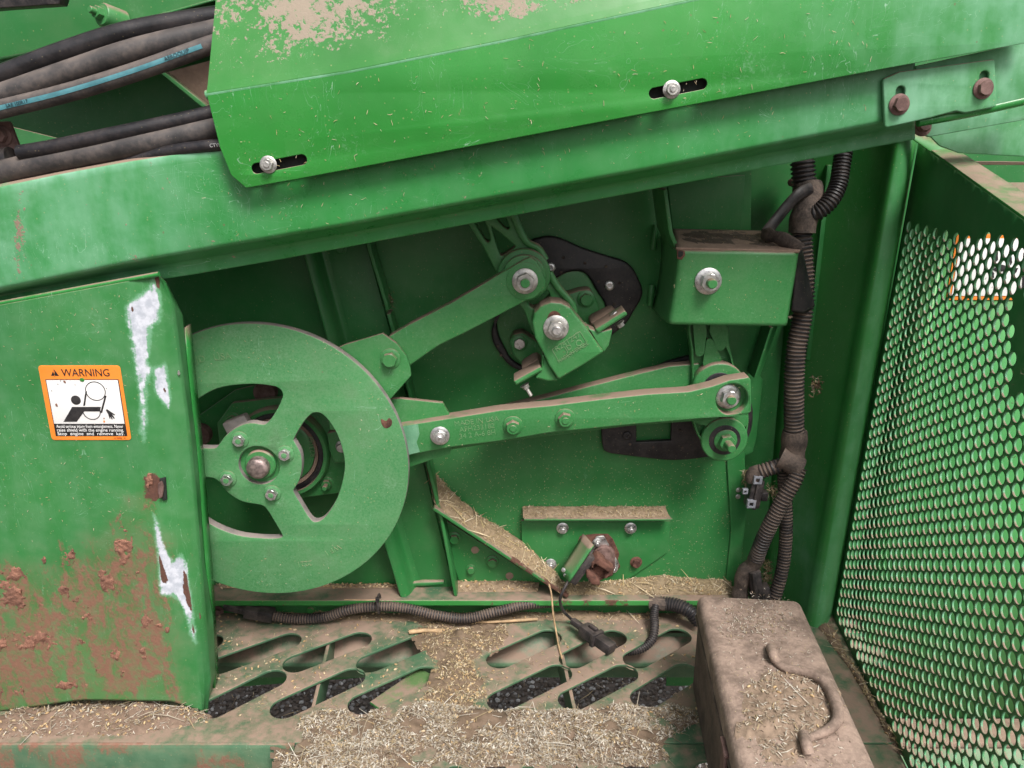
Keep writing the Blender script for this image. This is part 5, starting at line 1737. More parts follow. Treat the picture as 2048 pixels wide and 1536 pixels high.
# upper connector
uc = thing('wire_connector', 'black connector with grey clips hanging under the short stub', 'connector', at(1505, 1015, -.04))
a, b = Vector(at(1514, 955, -.045)), Vector(at(1502, 1012, -.045))
bar('housing', a, b, .026, .024, BLACK, uc, .004)
bar('ridge', a + Vector((0, -.014, 0)), b + Vector((0, -.014, 0)), .008, .008, BLACK, uc, .002)
box('side_lock', at(1527, 990, -.045), (.012, .02, .018), BLACK, uc, None, .003)
for x, y in ((1516, 961), (1503, 1009), (1491, 984)):
    c = at(x, y, -.064)
    s = .0075 if x != 1491 else .0045
    plate('clip', [[(c[0] - s, c[2] - s), (c[0] + s, c[2] - s), (c[0] + s * 1.1, c[2] + s), (c[0] - s * .9, c[2] + s)], [(c[0] - s * .5, c[2] - s * .6), (c[0] + s * .4, c[2] - s * .6), (c[0] + s * .45, c[2] + s * .4), (c[0] - s * .45, c[2] + s * .4)]], c[1], .008, CLIP, uc, .0006)
for x, y in ((1477, 980), (1476, 993)):
    bolt(uc, at(x, y, -.006), .0042, ZINC_CLEAN, 'head')
sweep('elbow', [at(x, y, Y) for x, y, Y in ((1520, 945, -.05), (1508, 948, -.046), (1508, 960, -.045))], .0145, TAPE, uc, 14, .004, wob=.1)
lc = thing('wire_connector', 'dirty black connector block wedged behind the toolbox', 'connector', at(1510, 1190, -.05))
sweep('sleeve', [at(x, y, Y) for x, y, Y in ((1514, 1112, -.06), (1505, 1130, -.055), (1488, 1150, -.05), (1478, 1195, -.05))], .0145, TAPE, lc, 14, .004, wob=.15)
bar('housing', at(1507, 1138, -.06), at(1514, 1200, -.06), .026, .022, BLACK, lc, .004)
bar('ridge', at(1507, 1145, -.076), at(1512, 1185, -.076), .006, .007, BLACK, lc, .002)
bar('side_block', at(1527, 1170, -.055), at(1532, 1195, -.055), .02, .018, BLACK, lc, .003)
nest = np.array([at(rng.uniform(1490, 1545), rng.uniform(1120, 1195), rng.uniform(-.045, -.015)) for _ in range(700)])
loose('chaff_clump', [flakes(nest, np.tile([0, -1., .3], (700, 1)), rng.uniform(.003, .012, 700), rng.uniform(.0006, .0018, 700), CH_PAL * .55, .8)], 'dirty clump of chaff packed around the lower connector', 'chaff')
nest = np.array([at(rng.normal(1494, 5), rng.uniform(940, 985), rng.uniform(-.02, .0)) for _ in range(240)] + [at(rng.normal(1545, 8), rng.normal(982, 7), rng.uniform(-.05, -.03)) for _ in range(130)])
loose('chaff_clump', [flakes(nest, np.tile([0, -1., .3], (370, 1)), rng.uniform(.003, .011, 370), rng.uniform(.0006, .0015, 370), CH_PAL * .75, .8)], 'pale chaff lodged behind the upper connector and branch', 'chaff')

# conduits along the wall foot
o = con('corrugated_conduit', [(540, 1231, -.06), (590, 1238, -.06), (650, 1234, -.06), (700, 1219, -.06), (760, 1213, -.058), (815, 1217, -.06), (870, 1230, -.065), (930, 1237, -.066), (990, 1224, -.062), (1050, 1210, -.05), (1115, 1204, -.035)], .0098, .0050)
tag(o, 'long thin corrugated conduit sagging along the wall foot', 'conduit', cg)
pc = thing('conduit_plug', 'black plug at the left end of the sagging conduit', 'plug', at(500, 1225, -.06))
bar('tail', at(448, 1212, -.05), at(492, 1222, -.055), .013, .012, BLACK, pc, .003)
bar('body', at(490, 1222, -.056), at(520, 1227, -.058), .022, .020, BLACK, pc, .003)
bar('collar', at(518, 1226, -.058), at(548, 1231, -.060), .024, .022, BLACK, pc, .004)
tie = thing('cable_tie', 'black cable tie holding the sagging conduit to the ledge', 'tie', at(758, 1210, -.06))
c = at(758, 1207, -.060)
ring = [(c[0] + .004 * math.sin(a_) * 0, c[1] + .014 * math.cos(a_), c[2] + .018 * math.sin(a_)) for a_ in np.linspace(0, 2 * math.pi, 14)]
sweep('band', ring, .0022, BLACK, tie, 8, .003)
box('head', (c[0], c[1] - .012, c[2] + .016), (.007, .006, .009), BLACK, tie, None, .001)
sweep('tail', [(c[0], c[1] - .012, c[2] + .016), (c[0] - .02, c[1] - .02, c[2] + .020), (c[0] - .06, c[1] - .015, c[2] + .018)], .0008, STRAWM, tie, 6, .004)
o = con('corrugated_conduit', [(1322, 1207, -.045), (1350, 1210, -.055), (1378, 1222, -.07), (1400, 1245, -.08)], .0135, .0052, CONDUIT_DARK)
tag(o, 'thick corrugated conduit end disappearing behind the toolbox', 'conduit', cg)
o = sweep('taped_tee', [at(x, y, Y) for x, y, Y in ((1298, 1206, -.045), (1315, 1207, -.048), (1330, 1209, -.05))], .0125, TAPE, None, 14, .004, wob=.1)
tag(o, 'dusty taped tee under the ledge beside the toolbox', 'tape')
o = con('corrugated_conduit', [(1311, 1212, -.055), (1308, 1232, -.07), (1309, 1256, -.09), (1303, 1280, -.105), (1282, 1297, -.115), (1252, 1302, -.118), (1222, 1301, -.12)], .0085, .0042, CONDUIT_DARK)
tag(o, 'thin corrugated conduit curling over the slot to the cable plug', 'conduit', cg)
o = sweep('straw_stem', [at(1098, 1168, -.062), at(1103, 1190, -.07), at(1106, 1225, -.08), atz(1112, 1262, .004), atz(1118, 1295, .003), atz(1124, 1316, .003)], .0017, STRAWM, None, 8, .006)
tag(o, 'long pale straw stem leaning from the ledge onto the platform', 'straw')
o = sweep('wood_splinter', [atz(818, 1264, .006), atz(850, 1261, .007), atz(885, 1262, .007)], .0042, STRAWM, None, 8, .006, wob=.3)
tag(o, 'short pale wood splinter lying left of the chaff streak', 'splinter')
o = sweep('straw_stem', [atz(938, 1240, .006), atz(980, 1244, .007), atz(1075, 1238, .006)], .0028, STRAWM, None, 8, .008, wob=.2)
tag(o, 'stout pale straw piece lying behind the platform slots', 'straw')

# ================================================================== PLATFORM
plat = thing('platform', 'dusty slotted walking platform of worn green steel', 'platform', (0, -.19, -.05))
sl = [((441, 1330), (577, 1281)), ((592, 1327), (718, 1279)), ((739, 1327), (855, 1279)), ((998, 1319), (1098, 1274)), ((1144, 1319), (1228, 1275)), ((1272, 1319), (1357, 1272)),
      ((425, 1417), (545, 1357)), ((569, 1416), (703, 1354)), ((724, 1408), (851, 1350)), ((1002, 1402), (1117, 1346)), ((1144, 1400), (1249, 1346)), ((1289, 1397), (1372, 1344)), ((290, 1335), (420, 1283)), ((1430, 1319), (1500, 1274)), ((1440, 1397), (1530, 1344))]
hl = []
for a, b in sl:
    A, B = Vector(atz(*a)[:2]), Vector(atz(*b)[:2])
    c = (A + B) / 2
    hl.append(slot((c.x, c.y), math.atan2(B.y - A.y, B.x - A.x), (B - A).length - .004, .0245, 12))
yb, yf = -.018, -.356
deck('deck_plate', [[(-1.2, yb), (.612, yb), (.575, yf), (-1.2, yf)]] + hl, 0.0, .005, PAINT_DECK, plat, .0012)
# front channel on the left
xs0, xs1 = -1.2, atz(592, 1478)[0]
wloft('front_bend', [[(xs0, yf, -.0002), (xs1, yf, -.0002)], [(xs0, yf - .004, -.0015), (xs1, yf - .004, -.0015)], [(xs0, yf - .0055, -.006), (xs1, yf - .0055, -.006)], [(xs0, yf - .0055, -.075), (xs1, yf - .0055, -.075)]],
      PAINT_DECK, plat, (3, 40), .003, flip=True, attrs={'mud': lambda V: np.clip(.46 + .6 * np.array([mnoise.fractal(Vector((v[0] * 12, v[1] * 9, v[2] * 22)), 1, 2, 3) for v in V]), 0, .7), 'fade_glare': lambda V: np.full(len(V), .12)})
# under frame
box('cross_bar', (0, -.045, -.075), (2.2, .006, .10), PAINT_DECK, plat, None, .001)
wloft('back_trough', [[(-.6, -.02, -.006), (.7, -.02, -.006)], [(-.6, -.06, -.045), (.7, -.06, -.045)], [(-.6, -.085, -.062), (.7, -.085, -.062)], [(-.6, -.088, -.072), (.7, -.088, -.072)]], PAINT_DECK, plat, (2, 10), .003, flip=True)
for x, y in ((655, 1330), (1132, 1340)):
    c = atz(x, y, -.02)
    box('under_rib', (c[0], -.20, -.035), (.006, .30, .055), PAINT_DECK, plat, Matrix.Rotation(.08, 3, 'Z'), .001)
a, b = atz(760, 1420, -.02), atz(860, 1350, -.02)
bar('under_angle', a, b, .05, .006, PAINT, plat, .001)
# outer step on the right
step_ = thing('outer_step', 'outer step of the platform with round holes, buried in chaff', 'step', (0, -.45, -.02))
rh_ = []
for x in (836, 984, 1130, 1276, 1420):
    c = atz(x, 1541)[:2]
    rh_.append(circle(c, .021, 24))
for x in (910, 1057, 1203):
    c = atz(x, 1536)[:2]
    rh_.append(slot(c, 0, .008, .006, 6))
deck('step_plate', [[(xs1 + .002, yf - .0015), (.574, yf - .0015), (.548, -.60), (xs1 + .03, -.60), (xs1 + .002, -.47)]] + rh_, -.002, .005, PAINT_DECK, step_, .0012)

# ================================================================== TOOLBOX
tb = thing('toolbox', 'long dust covered brown steel toolbox with bail handle on the platform', 'toolbox', atz(1470, 1400))
H = .172
ux_ = Vector((.1, 1, 0)).normalized(); vx_ = Vector((1, -.1, 0)).normalized()
bl = Vector(atz(1394, 1186, H)); br = Vector(atz(1601, 1196, H))
W = (br - bl).dot(vx_)
O = bl + vx_ * W / 2; O.z = 0
LEN = .56


def tb_pt(u, v, z):
    p = O + vx_ * u - ux_ * v
    return Vector((p.x, p.y, z))


def rounded_profile(hw, z0, z1, r, n=6):
    pr = [(-hw, z0)]
    for k in range(n + 1):
        a = math.pi - (math.pi / 2) * k / n
        pr.append((-hw + r + r * math.cos(a), z1 - r + r * math.sin(a)))
    for k in range(n + 1):
        a = math.pi / 2 - (math.pi / 2) * k / n
        pr.append((hw - r + r * math.cos(a), z1 - r + r * math.sin(a)))
    pr.append((hw, z0))
    return pr


def shell(name, hw, z0, z1, r, v0, v1, mat, parent, rb=.012):
    """extruded rounded cover with rounded back and front ends"""
    rows = []
    vsq = [(v0, rb), (v0 + rb * .1, rb * .56), (v0 + rb * .3, rb * .28), (v0 + rb * .6, rb * .08), (v0 + rb, 0)] + [(v0 + rb + (v1 - v0 - 2 * rb) * k / 20, 0) for k in range(1, 20)] + [(v1 - rb, 0), (v1 - rb * .6, rb * .08), (v1 - rb * .3, rb * .28), (v1 - rb * .1, rb * .56), (v1, rb)]
    vsq = [(v0, z1 * 0 + 1e3)] + vsq + [(v1, 1e3)]
    for v, ins in vsq:
        pr = rounded_profile(hw, z0, z1, r)
        row = []
        for u, z in pr:
            if ins >= 1e3:
                row.append(tb_pt(u * .985, v, z0))
            else:
                row.append(tb_pt(u - math.copysign(min(ins * .35, abs(u)), u), v, max(z0, z - ins)))
        rows.append([tuple(p) for p in row])
    return wloft(name, rows, mat, parent, (1, 1), 0, 50, flip=True)


body = shell('body', W / 2 - .004, .002, H - .036, .004, .006, LEN, BOXSIDE, tb, .003)
lid = shell('lid', W / 2, H - .034, H, .014, 0, LEN, BOXTOP, tb)
for s in (-1, 1):
    bar('hinge_rim', tb_pt(s * (W / 2 - .001), .01, H - .035), tb_pt(s * (W / 2 - .001), LEN, H - .035), .006, .006, BOXSIDE, lid, .0015)
a, b = tb_pt(-W / 2 - .002, .30, H - .028), tb_pt(-W / 2 - .002, .30, H - .085)
bar('latch', a, b, .024, .004, RUST_BOLT, tb, .002, ydir=ux_)
bar('latch_hinge', tb_pt(-W / 2 - .003, .283, H - .030), tb_pt(-W / 2 - .003, .317, H - .030), .007, .007, RUST_BOLT, tb, .003)
# handle
hp = [(1545, 1302), (1551, 1322), (1570, 1336), (1602, 1342), (1632, 1352), (1655, 1372), (1670, 1402), (1676, 1432), (1668, 1450), (1648, 1464), (1622, 1475), (1610, 1482)]
hz = [H + .012, H + .008, H + .008, H + .009, H + .010, H + .010, H + .010, H + .010, H + .010, H + .009, H + .009, H + .012]
hn = sweep('handle', [atz(x, y, z - .003) for (x, y), z in zip(hp, hz)], .0062, BOXTOP, tb, 14, .004, wob=lambda t: .8 + .45 * max(0, math.sin(math.pi * (t - .1) / .8)) ** 1.0)
for (x, y), (x2, y2) in (((1541, 1296), (1552, 1322)), ((1608, 1470), (1618, 1508))):
    sweep('handle_socket', [atz(x, y, H + .004), atz((x + x2) / 2, (y + y2) / 2, H + .012), atz(x2, y2, H + .006)], .0068, BOXTOP, tb, 12, .003)

# ================================================================== PERFORATED GUARD
GA, GB, GC, GY = .611, .035, .1076, -.027


def gpt(Y, Z, off=0.0):
    return Vector((GA + GB * Z + GC * (Y - GY) + off, Y, Z))


def on_guard(px, py):
    dx, dy, dz = ray(px, py)
    # x = GA + GB z + GC (y-GY) along the ray
    t = (GA + GB * CAM_Z + GC * (CAM_Y - GY)) / (dx - GB * dz - GC * dy)
    return (dx * t, CAM_Y + dy * t, CAM_Z + dz * t)


grd = thing('perforated_guard', 'green perforated sheet guard standing at right with dusty folded top', 'guard', gpt(-.2, 0))
tA_ = on_guard(1822, 276); tB_ = on_guard(2048, 440)
slope_t = (tB_[2] - tA_[2]) / (tB_[1] - tA_[1])
ztop = lambda Y: tA_[2] + slope_t * (Y - tA_[1])
h0 = on_guard(1836, 449); h1 = on_guard(2040, 486)
hs_ = (h1[2] - h0[2]) / (h1[1] - h0[1])
pitch = .0196
r_h = .0082
bm = bmesh.new()
YF, YBk = -.62, -.030
ncol = int((YBk - YF) / (pitch * .866)) + 3
nrow = int(1.05 / pitch) + 4
for ci in range(-1, ncol):
    Yc = YBk - .022 - ci * pitch * .866
    for ri in range(-1, nrow):
        Zc = ri * pitch + (pitch / 2 if ci % 2 else 0) + .006
        zt = h0[2] + hs_ * (Yc - h0[1])
        dpx = None
        hole = (Yc < YBk - .012) and (Zc < zt - .001) and Zc > .008
        if hole:
            p = gpt(Yc, Zc); v = Vector((p.x, p.y - CAM_Y, p.z - CAM_Z))
            dep = v.y * CP - v.z * SP
            px = 1024 + FPX * v.x / dep; py = 768 - FPX * (v.y * SP + v.z * CP) / dep
            if px > 2026 and 590 < py < 780: hole = False
        R_ = pitch / math.sqrt(3)
        outer = []
        for k in range(6):
            a = k * math.pi / 3
            outer.append((R_ * math.cos(a), R_ * math.sin(a)))
        ov = []
        for k in range(6):
            a_, b_ = outer[k], outer[(k + 1) % 6]
            ov.append(a_); ov.append(((a_[0] + b_[0]) / 2, (a_[1] + b_[1]) / 2))
        O_ = [bm.verts.new((Yc + u, Zc + v, 0)) for u, v in ov]
        if hole:
            I_ = [bm.verts.new((Yc + r_h * math.cos(k * math.pi / 6), Zc + r_h * math.sin(k * math.pi / 6), 0)) for k in range(12)]
            # finer circle: split every side once
            for k in range(12):
                k2 = (k + 1) % 12
                am = (k + .5) * math.pi / 6
                mid = bm.verts.new((Yc + r_h * math.cos(am), Zc + r_h * math.sin(am), 0))
                bm.faces.new((O_[k], O_[k2], I_[k2], mid, I_[k]))
        else:
            bm.faces.new(O_)
bmesh.ops.remove_doubles(bm, verts=bm.verts, dist=.0004)
for co, no in (((YBk, 0, 0), (1, 0, 0)), ((0, -.002, 0), (0, -1, 0)), ((YF, 0, 0), (-1, 0, 0)), ((tA_[1], ztop(tA_[1]), 0), (-slope_t, 1, 0))):
    bmesh.ops.bisect_plane(bm, geom=bm.verts[:] + bm.edges[:] + bm.faces[:], plane_co=co, plane_no=no, clear_outer=True)
bmesh.ops.recalc_face_normals(bm, faces=bm.faces)
for v in bm.verts:
    v.co = gpt(v.co.x, v.co.y)
me = bpy.data.meshes.new('m'); bm.to_mesh(me); bm.free()
if sum(p.normal.x for p in me.polygons) > 0: me.flip_normals()
finish(me, 30)
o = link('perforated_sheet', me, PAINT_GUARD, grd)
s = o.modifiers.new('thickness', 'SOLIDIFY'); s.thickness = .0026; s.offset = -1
me.materials.append(PAINT_HIGHLIGHT); s.material_offset_rim = 1  # pale rim paint stands for light catching the hole edges
# back edge return and top fold
ZT0 = ztop(YBk)
wloft('back_return', [[tuple(gpt(YBk, -.0, .0)), tuple(gpt(YBk, ZT0, .0))], [tuple(gpt(YBk + .0, 0, .03)), tuple(gpt(YBk, ZT0, .03))]], PAINT_GUARD, grd, (2, 6), .002)
e0, e1 = gpt(-.055, ztop(-.055)), gpt(YF, ztop(YF))
e00 = Vector(at(1797, 258, -.075))
rows = [[tuple(e00), tuple(e0 + (e1 - e0) * .05), tuple(e1)], [tuple(e00 + Vector((.0005, 0, .0015))), tuple(e0 + (e1 - e0) * .05 + Vector((.001, 0, .003))), tuple(e1 + Vector((.001, 0, .003)))],
        [tuple(e00 + Vector((.012, .010, .004))), tuple(e0 + (e1 - e0) * .05 + Vector((.038, .004, .006))), tuple(e1 + Vector((.045, .004, .006)))]]
wloft('top_fold', rows, paint('dusty folded flange', film=.3, up=.75, fleck=.2), grd, (2, 12), .002)
# side panel behind the guard
bp = thing('rear_side_panel', 'bright green side panel with orange edged decal seen through the guard holes', 'panel', (.95, .05, 0))
YQ = -.06
wloft('sheet', [[(.662, YQ, -.24), (1.9, YQ, -.24)], [(.692, YQ, .80), (1.9, YQ, .80)]], PAINT_BACK, bp, (2, 4), .004)
wloft('sheet_return', [[(.662, YQ, -.24), (.692, YQ, .80)], [(.667, .06, -.24), (.697, .06, .80)]], PAINT_BACK, bp, (2, 2), .004)
zb = -.205
box('lower_ledge', (1.27, YQ - .035, zb - .008), (1.2, .066, .012), DUSTY, bp, None, .003)
wloft('lower_sheet', [[(.67, YQ - .05, zb - .30), (1.9, YQ - .05, zb - .30)], [(.67, YQ - .07, zb - .015), (1.9, YQ - .07, zb - .015)]], PAINT_FADED, bp, (2, 4), .004)
# decal on it
yD = YQ - .002
dx0, dx1 = at(1914, 470, yD)[0], at(2160, 470, yD)[0]
dz0, dz1 = at(1990, 468, yD)[2], at(1990, 600, yD)[2]
plate('side_decal', [round_poly([(dx0, dz0), (dx1, dz0), (dx1, dz1), (dx0, dz1)], .006)], yD, .001, ORANGE, bp, .0002)
ms = .007
d2_ = plate('decal_field', [[(dx0 + ms, dz0 - ms), (dx1 - ms, dz0 - ms), (dx1 - ms, dz1 + ms), (dx0 + ms, dz1 + ms)]], yD - .001, .0006, WHITE, bp, .0001)
for (x, y, sx_, sy_) in ((1992, 512, 7, 13), (1998, 536, 16, 9), (1985, 550, 6, 10), (2022, 520, 4, 14), (2030, 540, 10, 8), (2010, 548, 5, 12)):
    pp = [(x + sx_ * math.cos(a_) * random.uniform(.4, 1.1), y + sy_ * math.sin(a_) * random.uniform(.5, 1.1)) for a_ in np.linspace(0, 5.7, 8)]
    pplate('decal_print', pp, yD - .002, .0005, INK, bp, bevel=.0001)
blk = xz([(2046, 505), (2160, 505), (2160, 592), (2042, 592)], yD)
plate('decal_text_block', [blk], yD - .0018, .0005, INK, bp, .0001)
# panels above the guard at the far right
rp = thing('upper_right_panel', 'chalky turquoise faded panels in the upper right corner', 'panel', at(1960, 290, -.2))
pplate('strip', [(1838, 236), (1930, 222), (2072, 190), (2072, 236), (2048, 240), (1858, 274), (1845, 268)], -.20, .006, PAINT_FADED, rp)
pplate('panel', [(1850, 262), (2072, 225), (2072, 315), (2048, 313), (1918, 306), (1880, 292)], -.16, .004, PAINT_FADED, rp)
a, b = at(1900, 318, -.13), at(2140, 330, -.13)
deck('shelf', [[(a[0], -.062), (b[0] - .06, -.062), (b[0] - .06, -.15), (a[0], -.15)]], a[2] - .004, .004, DUSTY, rp)
bolt(rp, at(1842, 252, -.21), .013, RUST_BOLT, 'head', axis=(.1, -.95, .3))

# ================================================================== LOOSE CHAFF AND DUST
T_ = lambda L: [atz(*p) for p in L]
U = (0, 0, 1)
pal_pale = np.array([(.50, .43, .34), (.42, .34, .25), (.60, .54, .45), (.33, .25, .18), (.25, .18, .13), (.68, .62, .53), (.42, .32, .19), (.18, .125, .09), (.30, .22, .16)]) * .80
ch = patch(T_([(570, 1452), (640, 1425), (760, 1412), (860, 1402), (1000, 1424), (1130, 1424), (1240, 1412), (1400, 1404)]), T_([(555, 1590), (700, 1560), (800, 1540), (900, 1534), (1050, 1530), (1200, 1532), (1320, 1530), (1405, 1550)]), .015, 60000, U, 160, 44, .60, .005, .015, .0006, .0024, (.165, .115, .080), pal_pale, 160, nscale=15, long=220)
ch += patch(T_([(540, 1490), (600, 1500), (680, 1510), (760, 1540)]), T_([(540, 1640), (600, 1640), (680, 1640), (760, 1640)]), .010, 3000, U, 60, 24, .55, .006, .020, .0007, .0026, (.165, .115, .080), pal_pale, 40, nscale=22, seed=3, long=140)
loose('chaff_pile', ch, 'deep bank of pale chaff and straw covering the platform front', 'chaff')
ch = patch(T_([(800, 1226), (900, 1222), (1040, 1230)]), T_([(850, 1335), (910, 1345), (985, 1330)]), .010, 5200, U, 70, 40, .55, .003, .011, .0006, .0018, ngrain=60, nscale=24, heap=True, base_col=(.17, .12, .082))
ch += patch(T_([(868, 1270), (862, 1340), (830, 1450)]), T_([(985, 1270), (968, 1340), (985, 1450)]), .007, 4200, U, 70, 40, .6, .003, .011, .0006, .0018, ngrain=150, nscale=26, seed=2, heap=True, base_col=(.17, .12, .082))
loose('chaff_pile', ch, 'streak of fine chaff spilled between the two slot groups', 'chaff')
ch = patch(T_([(-120, 1428), (0, 1424), (130, 1404), (250, 1388), (340, 1402), (415, 1424)]), T_([(-120, 1488), (0, 1478), (150, 1474), (280, 1470), (400, 1448), (440, 1440)]), .011, 4200, U, 110, 24, .36, .003, .011, .0007, .0019, (.19, .13, .095), pal_pale, 130, nscale=24, long=70)
loose('chaff_pile', ch, 'chaff and grain bank along the foot of the side shield', 'chaff')
# on the diagonal flange
A_ = [at(x, y, -.003) for x, y in ((852, 925), (870, 945), (905, 985), (960, 1030), (1040, 1078), (1100, 1130), (1132, 1168))]
B_ = [at(x, y, -.046) for x, y in ((866, 1000), (872, 1012), (905, 1036), (960, 1074), (1040, 1128), (1100, 1166), (1140, 1192))]
ch = patch(A_, B_, .008, 3200, (.45, -.55, .7), 110, 24, .40, .004, .013, .0005, .0013, (.25, .185, .115), CH_PAL, 10, nscale=30, tilt=.5, long=60)
loose('chaff_pile', ch, 'thick chaff wedge resting on the diagonal gusset flange', 'chaff')
# on the ledge
A_ = [at(x, y, -.002) for x, y in ((1135, 1160), (1200, 1160), (1250, 1156), (1330, 1150), (1390, 1156), (1440, 1158), (1462, 1160))]
B_ = [(at(x, 1178, -.04)[0], -.036, zl + .001) for x in (1130, 1200, 1250, 1330, 1390, 1440, 1468)]
ch = patch(A_, B_, .007, 3000, (0, -.5, .85), 90, 20, .36, .003, .010, .0005, .0013, (.24, .18, .11), CH_PAL, 60, nscale=30, long=30)
loose('chaff_pile', ch, 'chaff bank on the ledge right of the rusty shaft', 'chaff')
A_ = [(at(x, 1160, -.002)[0], -.002, zl + .012) for x in (912, 960, 1010, 1080)]
B_ = [(at(x, 1180, -.04)[0], -.026, zl + .001) for x in (912, 960, 1010, 1075)]
ch = patch(A_, B_, .004, 700, U, 50, 14, .35, .003, .009, .0005, .0013, ngrain=40, nscale=30)
A_ = [(at(x, 1160, -.002)[0], -.002, zl + .004) for x in (430, 560, 700, 792)]
B_ = [(at(x, 1180, -.04)[0], -.014, zl + .001) for x in (430, 560, 700, 792)]
ch += patch(A_, B_, .002, 200, U, 50, 10, .5, .002, .006, .0005, .0013, ngrain=160, nscale=30)
loose('chaff_pile', ch, 'thin scatter of chaff and grain on the ledge below the wheel and gusset', 'chaff')
# on the bearing plate flange
zf = p0[2] + .0065
A_ = [(x, -.003, zf + .010) for x in np.linspace(p0[0], p1[0] - .008, 6)]
B_ = [(x, -.030, zf) for x in np.linspace(p0[0], p1[0] - .004, 6)]
ch = patch(A_, B_, .003, 1500, (0, -.4, .9), 120, 16, .42, .002, .006, .0004, .0009, (.26, .19, .125), CH_PAL, 0, nscale=34)
loose('chaff_pile', ch, 'fine chaff ridge on the top flange of the bearing plate', 'chaff')
# under the sagging conduit, along the wall
ch = patch(T_([(500, 1224), (700, 1222), (900, 1222), (1140, 1220), (1380, 1222)]), T_([(500, 1244), (700, 1242), (900, 1246), (1140, 1242), (1380, 1240)]), .005, 2400, U, 150, 12, .55, .003, .010, .0005, .0014, ngrain=90, nscale=26, long=30)
loose('chaff_pile', ch, 'thin line of chaff on the platform along the wall foot', 'chaff')
# right of the toolbox
ch = patch(T_([(1610, 1215), (1640, 1262), (1700, 1340), (1790, 1500)]), T_([(1662, 1238), (1672, 1262), (1730, 1370), (1815, 1520)]), .006, 1300, U, 60, 16, .55, .003, .012, .0006, .0018, (.2, .14, .1), CH_PAL * .85, 20, nscale=26, long=25)
loose('chaff_pile', ch, 'dark chaff strip on the platform between toolbox and guard', 'chaff')
# on the toolbox lid
TZ = lambda L: [atz(x, y, H + .0008) for x, y in L]
ch = patch(TZ([(1490, 1325), (1570, 1330), (1690, 1350)]), TZ([(1460, 1530), (1560, 1540), (1660, 1500)]), .006, 2600, U, 60, 40, .55, .002, .010, .0006, .0020, (.25, .18, .13), pal_pale, 20, nscale=34, long=12, heap=True)
_ = patch(TZ([(1420, 1195), (1480, 1195), (1570, 1205)]), TZ([(1430, 1290), (1500, 1300), (1620, 1280)]), .0012, 420, U, 40, 24, .75, .002, .008, .0006, .0018, (.30, .22, .16), pal_pale, 0, nscale=40, seed=4, long=10)
nn2 = 1500
Q = np.array([atz(rng.uniform(1410, 1720), rng.uniform(1195, 1536), H + .001) for _ in range(nn2 // 2)] + [atz(rng.normal(1510, 45), rng.normal(1240, 22), H + .001) for _ in range(nn2 // 2)])
ok = np.array([abs((Vector(q) - O).dot(vx_)) < W / 2 - .018 for q in Q])
Q = Q[ok]
ch.append(flakes(Q, np.tile([0, 0, 1.], (len(Q), 1)), rng.uniform(.0015, .007, len(Q)), rng.uniform(.0005, .0014, len(Q)), pal_pale, .1))
loose('chaff_pile', ch, 'pale chaff heap inside the bail handle on the toolbox lid', 'chaff')
# on the box bracket
A_ = [tuple(v + Vector((0, -.01, .002))) for v in tB]; B_ = [tuple(v + Vector((0, .004, .003))) for v in tA]
ch = patch(A_, B_, .003, 420, U, 50, 14, .5, .002, .006, .0004, .001, (.10, .075, .06), CH_PAL, 0, nscale=40)
loose('chaff_pile', ch, 'dark dusty debris with pale specks on top of the box bracket', 'debris')
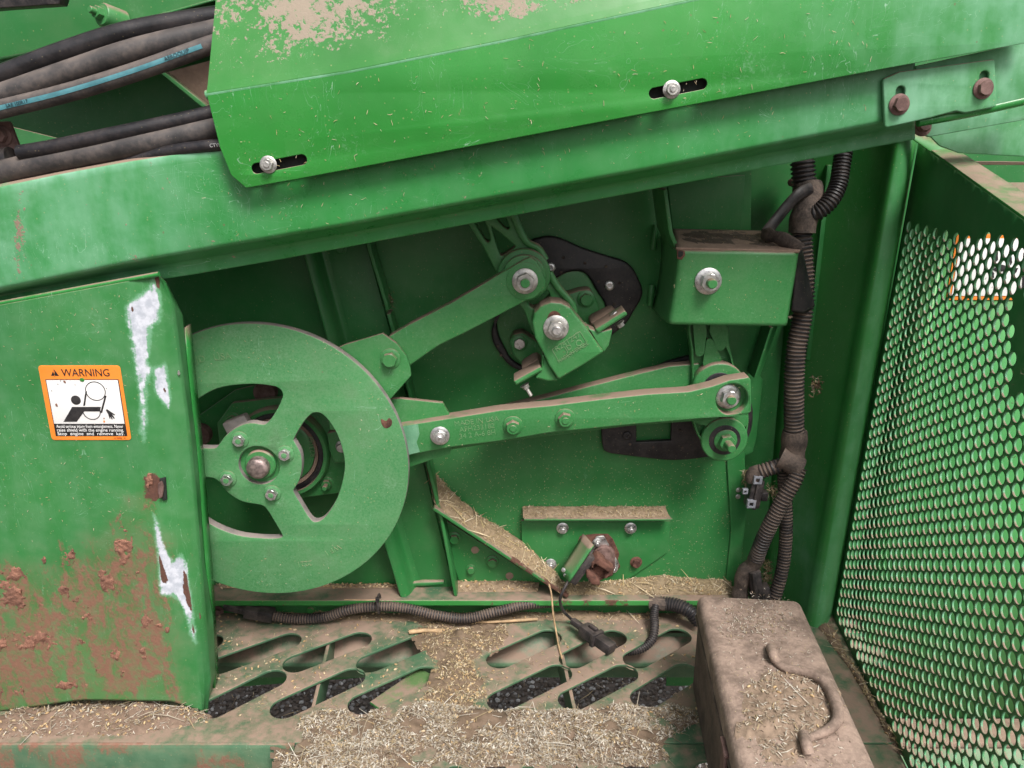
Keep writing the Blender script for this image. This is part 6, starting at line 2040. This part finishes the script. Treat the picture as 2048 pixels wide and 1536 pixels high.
# deck scatter
n = 5200
px = rng.uniform(430, 1400, n); py = rng.uniform(1228, 1440, n)
Q = np.array([atz(a, b, .0012) for a, b in zip(px, py)])
keep = np.ones(n, bool)
for a, b in sl:
    A, B = np.array(atz(*a)[:2]), np.array(atz(*b)[:2]); d_ = B - A
    t = np.clip(((Q[:, :2] - A) @ d_) / (d_ @ d_), 0, 1)
    keep &= np.linalg.norm(Q[:, :2] - A - t[:, None] * d_, axis=1) > .027
dn = np.array([mnoise.noise(Vector((q[0] * 14, q[1] * 14, 2.))) for q in Q])
keep &= rng.uniform(-.5, .9, n) < dn + .15
Q = Q[keep]
gsel = rng.uniform(0, 1, len(Q)) < .12
loose('chaff_scatter', [flakes(Q[~gsel], np.tile([0, 0, 1.], ((~gsel).sum(), 1)), rng.uniform(.002, .009, (~gsel).sum()), rng.uniform(.0005, .0013, (~gsel).sum()), CH_PAL, .12), grains(Q[gsel], np.tile([0, 0, 1.], (gsel.sum(), 1)))], 'single chaff flakes and wheat grains scattered over the slotted deck', 'chaff')
# specks clinging to upright sheets
dw = lambda x, y: np.interp(y, [500, 800, 900, 1000, 1160], [.05, .12, .6, 1, .9])
sk = [specks([(800, 470), (1480, 470), (1486, 1160), (880, 1160), (860, 900)], -.0008, 6500, (.0010, .0034), (.0003, .0007), dens=dw),
      specks([(1046, 1048), (1338, 1048), (1332, 1104), (1250, 1150), (1046, 1150)], -.0052, 350, (.0012, .004), (.0004, .0008)),
      specks([(886, 1040), (1000, 1112), (1080, 1160), (930, 1160)], -.0060, 60, (.0012, .0035), (.0004, .0008)),
      specks([(620, 560), (740, 520), (890, 1150), (830, 1160)], -.0078, 60, (.001, .003), (.0004, .0007)),
      wallwheel,
      specks([(820, 862), (1500, 765), (1500, 825), (830, 905)], YR - .0004, 150, (.0012, .0045), (.0004, .0009)),
      specks([(1346, 510), (1585, 515), (1565, 645), (1346, 640)], YX - .0004, 35, (.001, .003), (.0004, .0009)),
      specks([(500, 360), (1340, 220), (1740, 140), (1740, 235), (700, 440), (400, 490), (380, 320)], YB - .0004, 420, (.0012, .006), (.0003, .0007)),
      specks([(440, 200), (700, 150), (1300, 30), (1700, 0), (1760, 125), (1300, 215), (500, 360)], YS - .0004, 330, (.0012, .007), (.0003, .0007)),
      specks([(0, 630), (240, 590), (280, 900), (300, 1050), (0, 1100)], YL - .0004, 200, (.0012, .005), (.0003, .0008)),
      ]
gq = []
for _ in range(420):
    Yg, Zg = rng.uniform(-.55, -.06), rng.uniform(.01, .70)
    gq.append(tuple(gpt(Yg, Zg, -.001)))
gq = np.array(gq)
sk.append(flakes(gq, np.tile([-1., 0, 0], (len(gq), 1)), rng.uniform(.002, .008, len(gq)), rng.uniform(.0004, .0010, len(gq)), CH_PAL[[0, 2, 5]], .2))
loose('chaff_specks', sk, 'tiny chaff specks clinging to the upright green sheets', 'chaff')
